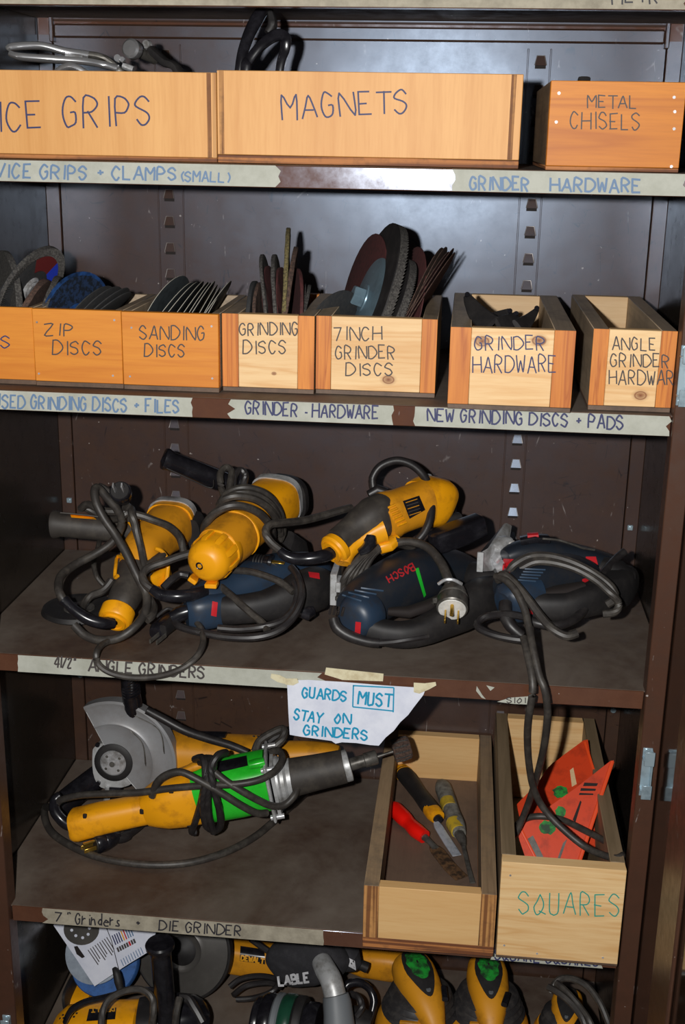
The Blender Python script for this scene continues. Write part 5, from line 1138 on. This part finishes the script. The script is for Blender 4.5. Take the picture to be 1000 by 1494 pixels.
square('orange speed square leaning in front, black stamped marks and green blotch', ay(894, 1110, .19), ay(757, 1207, .12), Vector((.33, .03, Z4+.012)),
       [(890, 1111), (896, 1109), (895, 1116), (872, 1180), (847, 1252), (838, 1275), (775, 1275), (757, 1222), (758, 1207), (790, 1185), (840, 1150)],
       [([(847, 1168), (849, 1170), (840, 1200), (836, 1196)], 'slot'), ([(822, 1230), (828, 1224), (816, 1258), (812, 1258)], 'steel_dark'), ([(770, 1224), (778, 1219), (796, 1256), (785, 1256)], 'steel_dark')],
       [('green_blotch', blob(800, 1207, 13, 11, 3), 'green_blotch'), ('green_blotch', blob(818, 1186, 9, 9, 8), 'green_blotch'),
        ('stamped_print', [(853, 1142), (873, 1143), (871, 1147), (851, 1147)], 'slot'), ('stamped_print', [(848, 1150), (870, 1151), (869, 1154), (847, 1154)], 'slot'), ('stamped_print', [(846, 1157), (866, 1158), (866, 1160), (845, 1160)], 'slot')],
       [((894, 1111), (846, 1256), .0028), ((760, 1209), (784, 1256), .002)])

# ================================================================ lowest shelf
def pz(x, y, z): return az(x, y, z)
# sanding disc card and pack
pk = thing('sanding_disc_pack', 'white printed card and clear pack of blue sanding discs at the lower left', 'pack', (-.33, .25, Z5))
kf, kn = planef(ay(78, 1350, .24), ay(138, 1439, .19), ay(218, 1388, .20))
if kn.dot(CAM-ay(140, 1390, .2)) < 0: kn = -kn
card = build('card', B().prism([kf(*p) for p in ((78, 1350), (88, 1338), (235, 1338), (218, 1388), (190, 1405), (176, 1414), (138, 1439), (110, 1397))], -kn*.0015), M['paper'], pk)
kk = lambda o: (lambda px, py: kf(px, py)+kn*o)
def kp(name, poly, mat, o=.0004): return build(name, B().prism([kf(*p)+kn*o for p in poly], -kn*.0003), M[mat], card)
kp('printed_disc', [(119+26*math.cos(a), 1356+23*math.sin(a)) for a in [2*math.pi*i/28 for i in range(28)]], 'bowl_dark')
for px, py in ((105, 1357), (111, 1365), (121, 1368), (129, 1363), (131, 1354)): kp('printed_dot', [(px+2.2*math.cos(a), py+2.2*math.sin(a)) for a in [2*math.pi*i/10 for i in range(10)]], 'paper', .0008)
kp('printed_arrow', [(108, 1381), (113, 1380), (124, 1396), (120, 1398), (112, 1392)], 'slot')
for k in range(9):
    x, y = 128+k*3.4, 1386-k*2.3; kp('text_line', [(x, y), (x+1, y-.5), (x+16-(k % 3)*2, y+21-(k % 3)*2), (x+15-(k % 3)*2, y+22-(k % 3)*2)], 'ink_grey')
for k in range(9):
    x, y = 163+k*3.2, 1365-k*1.6; kp('chart_bar', [(x, y), (x+1.5, y-.6), (x+7, y+13), (x+5.5, y+13.8)], ['ink_blue', 'ink_blue_faded', 'yellow_print', 'red'][0 if k < 4 else (2 if k == 4 else (3 if k == 5 else 1))])
for k in range(8):
    x, y = 170+k*3.4, 1383-k*1.8; kp('chart_cell', [(x, y), (x+2.4, y-1.2), (x+5, y+5), (x+2.6, y+6.4)], 'red' if k == 5 else 'ink_grey')
for k in range(9):
    x, y = 176+k*3.6, 1400-k*2.2; kp('text_line', [(x, y), (x+.9, y-.4), (x+5, y+9), (x+4.1, y+9.6)], 'ink_blue_faded')
build('tear', B().sweep([kf(155, 1352)+kn*.0006, kf(163, 1372)+kn*.0006, kf(168, 1392)+kn*.0006, kf(174, 1416)+kn*.0006], [(.0006, .0004)]*4, 6), M['slot'], card)
dc = Vector(ay(152, 1402, .235)); dn = Vector((0, -.75, .66)).normalized()
build('blue_discs', B().lathe(dc, dn, [(0, 0), (.054, 0), (.0555, -.002), (.0555, -.016), (.05, -.018)], 44), M['pack_blue'], pk)
build('clear_bag', B().lathe(dc+Vector((-.012, -.002, .018))-dn*.001, dn, [(0, .004), (.045, .004), (.050, .002), (.050, -.004)], 40), M['pack_clear'], pk)
# black cord clip over the card
tube('hang_clip', M['blackm'], pk, [(166, 1412, .175), (170, 1420, .17), (173, 1432, .165), (176, 1446, .16)], [.003, .006, .007, .005], n=10)

# grinder at the lower left
g6 = thing('angle_grinder', 'yellow grinder at the bottom left with an upright black side handle', 'grinder', pz(175, 1560, Z5))
m6 = body('motor_housing', M['yellow'], g6, [(92, 1516, .13), (102, 1514, .13), (130, 1512, .132), (170, 1509, .135), (205, 1507, .138), (212, 1506, .138)], [(.034, .036), (.042, .044), (.044, .046), (.044, .046), (.043, .045), (.038, .04)], 34, 3)
body('collar', M['blackm'], g6, [(205, 1506, .138), (218, 1505, .14), (245, 1503, .142)], [(.044, .046), (.045, .048), (.040, .044)], 30, 3)
body('gear_case', M['black'], g6, [(244, 1500, .145), (262, 1496, .15), (285, 1492, .155), (298, 1492, .16)], [(.040, .046), (.040, .046), (.034, .040), (.022, .026)], 28, 3, k=2)
lp6 = patch(g6, [m6], ((130, 1472), (170, 1470), (168, 1487), (126, 1490)), 'black', 'name_plate', .1, .0010)
lettering(lp6, 'DEWALT', (167, 1472), (134, 1474), 5, onto([m6], .1), M['yellow_print'], 1.4, .0022, 'lettering', .05)
for k in range(5):
    for j in range(2):
        pr = onto([m6], .1, .0002); p = pr(92+k*5-j*4, 1481-k*.6+j*5); build('vent_hole', B().box(p, (.003, .003, .0016)), M['slot'], g6)
h6 = Vector(ay(243, 1482, .125)); t6 = Vector(ay(233, 1374, .12)); d6 = (t6-h6).normalized(); L6 = (t6-h6).length
build('side_handle', B().lathe(h6-d6*.012, d6, [(.004, 0), (.012, .0), (.017, .006), (.017, .012), (.0148, .02), (.0155, .05), (.0158, L6-.012), (.0165, L6-.004), (.0215, L6+.002), (.0220, L6+.008), (.020, L6+.011), (.014, L6+.010), (0, L6+.009)], 32), M['black'], g6)
tube('guard_rim', M['black'], g6, [(95, 1492, .10), (104, 1474, .10), (124, 1462, .105), (150, 1456, .11), (180, 1448, .115), (208, 1444, .12), (226, 1444, .125)], [.004, .005, .005, .0048, .0045, .004, .004])
tube('power_cord', M['cord'], g6, [(148, 1494, .07), (150, 1476, .08), (160, 1458, .09), (182, 1446, .10), (206, 1444, .105), (222, 1456, .10), (224, 1476, .09), (222, 1494, .085)], .0055)
tube('power_cord', M['cord'], g6, [(256, 1494, .09), (258, 1474, .095), (262, 1456, .11)], .0055)
tube('power_cord', M['cord_dark'], g6, [(262, 1456, .15), (275, 1458, .15), (286, 1474, .14), (296, 1492, .13)], .0075)
# yellow tool end behind the pack
yt = thing('tool_case', 'small yellow tool end showing below the clear disc pack', 'tool', ay(118, 1480, .22))
build('case_body', B().sweep([ay(104, 1462, .215), ay(136, 1462, .215)], [(.03, .022)]*2, 18, 4), M['yellow'], yt); build('case_trim', B().sweep([ay(100, 1450, .2), ay(104, 1450, .2)], [(.03, .02)]*2, 16, 4), M['blackm'], yt)

# big dark guard disc with yellow name plate body behind
g7 = thing('angle_grinder', 'grinder with a broad dark grey disc, yellow body with name plate behind it', 'grinder', pz(300, 1500, Z5))
dcx = Vector(ay(266, 1387, .285)); dnn = Vector((-.10, -.93, .33)).normalized()
build('grinding_disc', B().lathe(dcx, dnn, [(.012, .0), (.030, .001), (.034, .004), (.040, .0015), (.078, .0015), (.0815, -.001), (.0815, -.004), (.012, -.004)], 60), M['bowl_dark'], g7)
build('disc_rim', B().lathe(dcx, dnn, [(.0785, .0018), (.0800, .0032), (.0830, .001), (.0835, -.014), (.0825, -.014), (.0822, .0)], 60), M['blackm'], g7)
build('disc_hub', B().lathe(dcx, dnn, [(0, .009), (.010, .009), (.014, .006), (.020, .005), (.024, .002)], 30), M['blackm'], g7)
y7 = body('motor_housing', M['yellow_dim'], g7, [(300, 1388, .345), (340, 1394, .345), (380, 1400, .345), (413, 1404, .345)], [(.020, .024), (.024, .027), (.024, .027), (.022, .025)], 24, 4)
lp7 = patch(g7, [y7], ((351, 1380), (386, 1385), (387, 1407), (350, 1402)), 'black', 'name_plate', .32, .0012)
lettering(lp7, 'DEWALT', (352, 1400), (385, 1405), 7, onto([y7], .32), M['yellow_print'], 1.9, .0024, 'lettering', .05)
tube('power_cord', M['cord_dark'], g7, [(366, 1370, .30), (380, 1380, .30), (398, 1392, .295), (412, 1402, .29)], .0052)
for pts in ([(335, 1440, .27), (352, 1428, .28), (380, 1424, .28), (405, 1430, .27), (398, 1446, .25), (370, 1456, .25), (345, 1458, .25)], [(340, 1452, .25), (360, 1438, .27), (392, 1434, .27), (410, 1440, .26)]):
    tube('power_cord', M['cord_dark'], g7, pts, .0048)

# vacuum sander: black cloth bag with print, silver elbow, grey hose, green striped body
vs = thing('sander', 'corded sander with black cloth dust bag, silver elbow and green striped cover', 'sander', pz(440, 1540, Z5))
bag = body('dust_bag', M['cloth'], vs, [(404, 1412, .27), (412, 1408, .268), (430, 1404, .265), (455, 1402, .262), (476, 1400, .262), (492, 1404, .265), (504, 1408, .268)], [(.016, .026), (.022, .037), (.026, .040), (.028, .039), (.026, .034), (.022, .026), (.012, .016)], 26, 2.8, k=2)
bo = onto([bag], .24)
lettering(bag, 'LABLE', (408, 1438), (452, 1433), 13, bo, M['white_mark'], 3.0, .0014)
b2 = body('bag_mouth', M['cloth'], vs, [(492, 1384, .29), (500, 1392, .285), (512, 1402, .28), (522, 1410, .28)], [(.012, .014), (.018, .021), (.019, .022), (.008, .010)], 20, 2.6)
patch(b2, [b2], ((506, 1396), (518, 1402), (520, 1416), (509, 1410)), 'white_mark', 'print_block', .25, .0014, 3)
body('nozzle', M['blackm'], vs, [(518, 1404, .29), (536, 1412, .29)], [(.008, .007), (.009, .008)], 14)
body('elbow', M['silver'], vs, [(470, 1404, .225), (476, 1416, .205), (484, 1432, .185), (490, 1456, .17)], [.0160, .0170, .0172, .0172], 26, 2, k=3)
body('hose_cuff', M['hose'], vs, [(490, 1452, .165), (492, 1462, .16), (494, 1480, .15), (496, 1510, .135)], [.0195, .0215, .0225, .025], 26)
sc_ = Vector(ay(425, 1500, .15)); sdv = Vector((1, -.12, .05)).normalized()
for nm, r_, h0, h1, mt in (('rear_cap', .040, -.058, -.044, 'black'), ('cover_end', .047, -.046, -.026, 'black'), ('grey_stripe', .0495, -.026, -.014, 'hose'), ('green_stripe', .0500, -.014, .006, 'green_dark'), ('cover_band', .0490, .006, .022, 'blackm'), ('front_cap', .042, .022, .044, 'black')):
    build(nm, B().lathe(sc_+sdv*h0, sdv, [(0, 0), (r_*.93, 0), (r_, (h1-h0)*.25), (r_, (h1-h0)*.8), (r_*.95, h1-h0), (0, h1-h0)], 40), M[mt], vs)
tube('front_handle', M['black'], vs, [(500, 1452, .22), (508, 1436, .23), (526, 1434, .235), (540, 1444, .235), (546, 1462, .225), (540, 1486, .21), (534, 1500, .20)], [.006, .007, .0065, .006, .0065, .007, .008], n=12)
tube('power_cord', M['cord_dark'], vs, [(512, 1450, .21), (524, 1456, .2), (528, 1470, .19), (520, 1484, .18)], .0055)
body('front_body', M['blackm'], vs, [(500, 1490, .19), (520, 1492, .19), (540, 1496, .19)], [(.025, .02), (.028, .022), (.022, .018)], 18)
# golden-yellow tool at the back
ty = thing('angle_grinder', 'worn golden yellow tool body lying at the very back of the lowest shelf', 'grinder', pz(560, 1420, Z5))
body('tool_body', M['yellow_dirty'], ty, [(508, 1404, .375), (530, 1404, .372), (570, 1408, .368), (600, 1414, .365), (612, 1416, .362)], [(.012, .016), (.020, .024), (.022, .026), (.020, .022), (.010, .012)], 22, 3)
body('collar', M['blackm'], ty, [(586, 1412, .366), (596, 1414, .364)], [(.0225, .0255), (.022, .025)], 22, 3)

# orbit sanders
def sander(label, X, Yc, s=1.0, lean=0.0, green=True, cableto=None, seed=1):
    t = thing('sander', label, 'sander', (X, Yc, Z5)); z = Z5; V = Vector
    up = V((0, 0, 1)); vz = .76
    build('pad', B().lathe((X, Yc, z), up, [(0, 0), (.0625*s, 0), (.064*s, .004), (.063*s, .010), (.05*s, .011)], 40), M['blackm'], t)
    build('skirt', B().lathe((X, Yc, z+.011*s), up, [(.05*s, 0), (.064*s, .0), (.0655*s, .008), (.0645*s, .030), (.061*s, .046), (.055*s, .055), (.045*s, .056)], 44), M['yellow_dim'], t)
    pr = [(.045*s, 0)]
    for k in range(4): pr += [((.0530-.0036*k)*s, .002+.0095*k), ((.0560-.0036*k)*s, .0055+.0095*k), ((.0510-.0036*k)*s, .009+.0095*k)]
    build('bellows', B().lathe((X, Yc, z+.066*s), up, pr+[(.03*s, .040)], 44), M['bellows'], t)
    build('name_band', B().box((X-.012*s, Yc-.049*s, z+.080*s), (.030*s, .006, .010), .001), M['yellow_dim'], t)
    a = lean; f = V((math.sin(a), -math.cos(a), 0))
    c0 = V((X, Yc, z+.116*s))-f*.045*s
    st = [(-.012, .020, .012), (0, .036, .024), (.02, .040, .030), (.045, .039, .030), (.070, .033, .028), (.090, .024, .024), (.106, .016, .018), (.114, .010, .012)]
    q = [c0+f*d*s+up*(-.004-.0022*(i*i)*.55)*s for i, (d, a_, b_) in enumerate(st)]
    hb = build('grip_shell', B().sweep(smoothpath(q, 3), interp([(a_*s*.78, b_*s) for d, a_, b_ in st], (len(q)-1)*3+1), 32, 2.5), M['yellow_dim'], t)
    # dark soft panel raised on the top of the grip
    b = B(); n = 26; pts = []
    T = bvh([hb])[0]; side = f.cross(up)
    def top(u, v):
        p = c0+f*(.036+.046*u)*s+side*(.0210*v)*s+up*.2
        h = T.ray_cast(p, V((0, 0, -1))); return h[0]+up*.0012 if h[0] is not None else p-up*.2
    ringn = []
    for j, rr in enumerate((1.0, .75, .45, .15)):
        ringn.append([top(rr*math.cos(2*math.pi*i/n), rr*math.sin(2*math.pi*i/n)*(1-.35*max(0, math.cos(2*math.pi*i/n)))) for i in range(n)])
    b.rings([[p-up*.002 for p in ringn[0]]]+ringn, cap=False); b.bm.faces.new([b.bm.verts.new(p) for p in ringn[-1]])
    pn = build('grip_panel', b, M['blackm'], t)
    if green:
        rd = random.Random(seed); bb = B()
        bl = [[(lambda p: p+up*.0006)(top(-.15+.62*math.cos(2*math.pi*i/n)*k, .72*math.sin(2*math.pi*i/n)*k*(1+.12*math.sin(i*2.1)))) for i in range(n)] for k in (1, .7, .4, .1)]
        bb.rings(bl, cap=False); tag(build('paint_blotch', bb, M['green_blotch'], pn), 'sprayed green paint blotch')
    p = top(.82, 0); build('panel_screw', B().cyl(p-up*.001, p+up*.0008, .0035*s, n=14), M['hose'], pn)
    e = q[-1]; 
    sl = c0+f*.082*s-side*.021*s+up*.002*s
    build('switch', B().sweep([sl-f*.012*s+side*-.004*s, sl+f*.012*s+side*.004*s], [(.0045*s, .004)]*2, 12, 3), M['black'], t)
    cb = [q[-2], e+f*.008, e+f*.03-up*.006, e+f*.055-up*.03, e+f*.075-up*.07, e+f*.07+side*.03-up*.1]
    build('cable_sleeve', B().sweep(smoothpath(cb[:4], 4), .0078*s, 12), M['blackm'], t)
    build('power_cord', B().sweep(smoothpath(cb[2:], 4), .0050, 10), M['cord_dark'], t)
    return t
s1p = az(622, 1432, Z5+.125); s2p = az(714, 1432, Z5+.125)
sander('yellow sander under the dark plywood box, green blotch on its black top, leaning cable', s1p.x-.008, s1p.y, 1.08, .42, True, seed=3)
sander('second yellow sander just right of the first, upright black cable sleeve', s2p.x, s2p.y, 1.05, .08, True, seed=9)
s3p = az(828, 1468, Z5+.10)
s3 = sander('small dusty dark topped sander at the bottom right with cords looped over it', s3p.x, s3p.y, .80, -.12, False)
for pts in ([(803, 1448, .16), (815, 1430, .17), (835, 1428, .175), (858, 1440, .17), (876, 1464, .15), (888, 1492, .13), (892, 1504, .12)],
            [(800, 1440, .15), (815, 1448, .14), (832, 1462, .13), (848, 1482, .12), (856, 1500, .11)],
            [(812, 1434, .16), (826, 1446, .145), (842, 1464, .13), (858, 1486, .12), (866, 1502, .11)]):
    tube('power_cord', M['cord'], s3, pts, .0052)
bpy.context.view_layer.update()
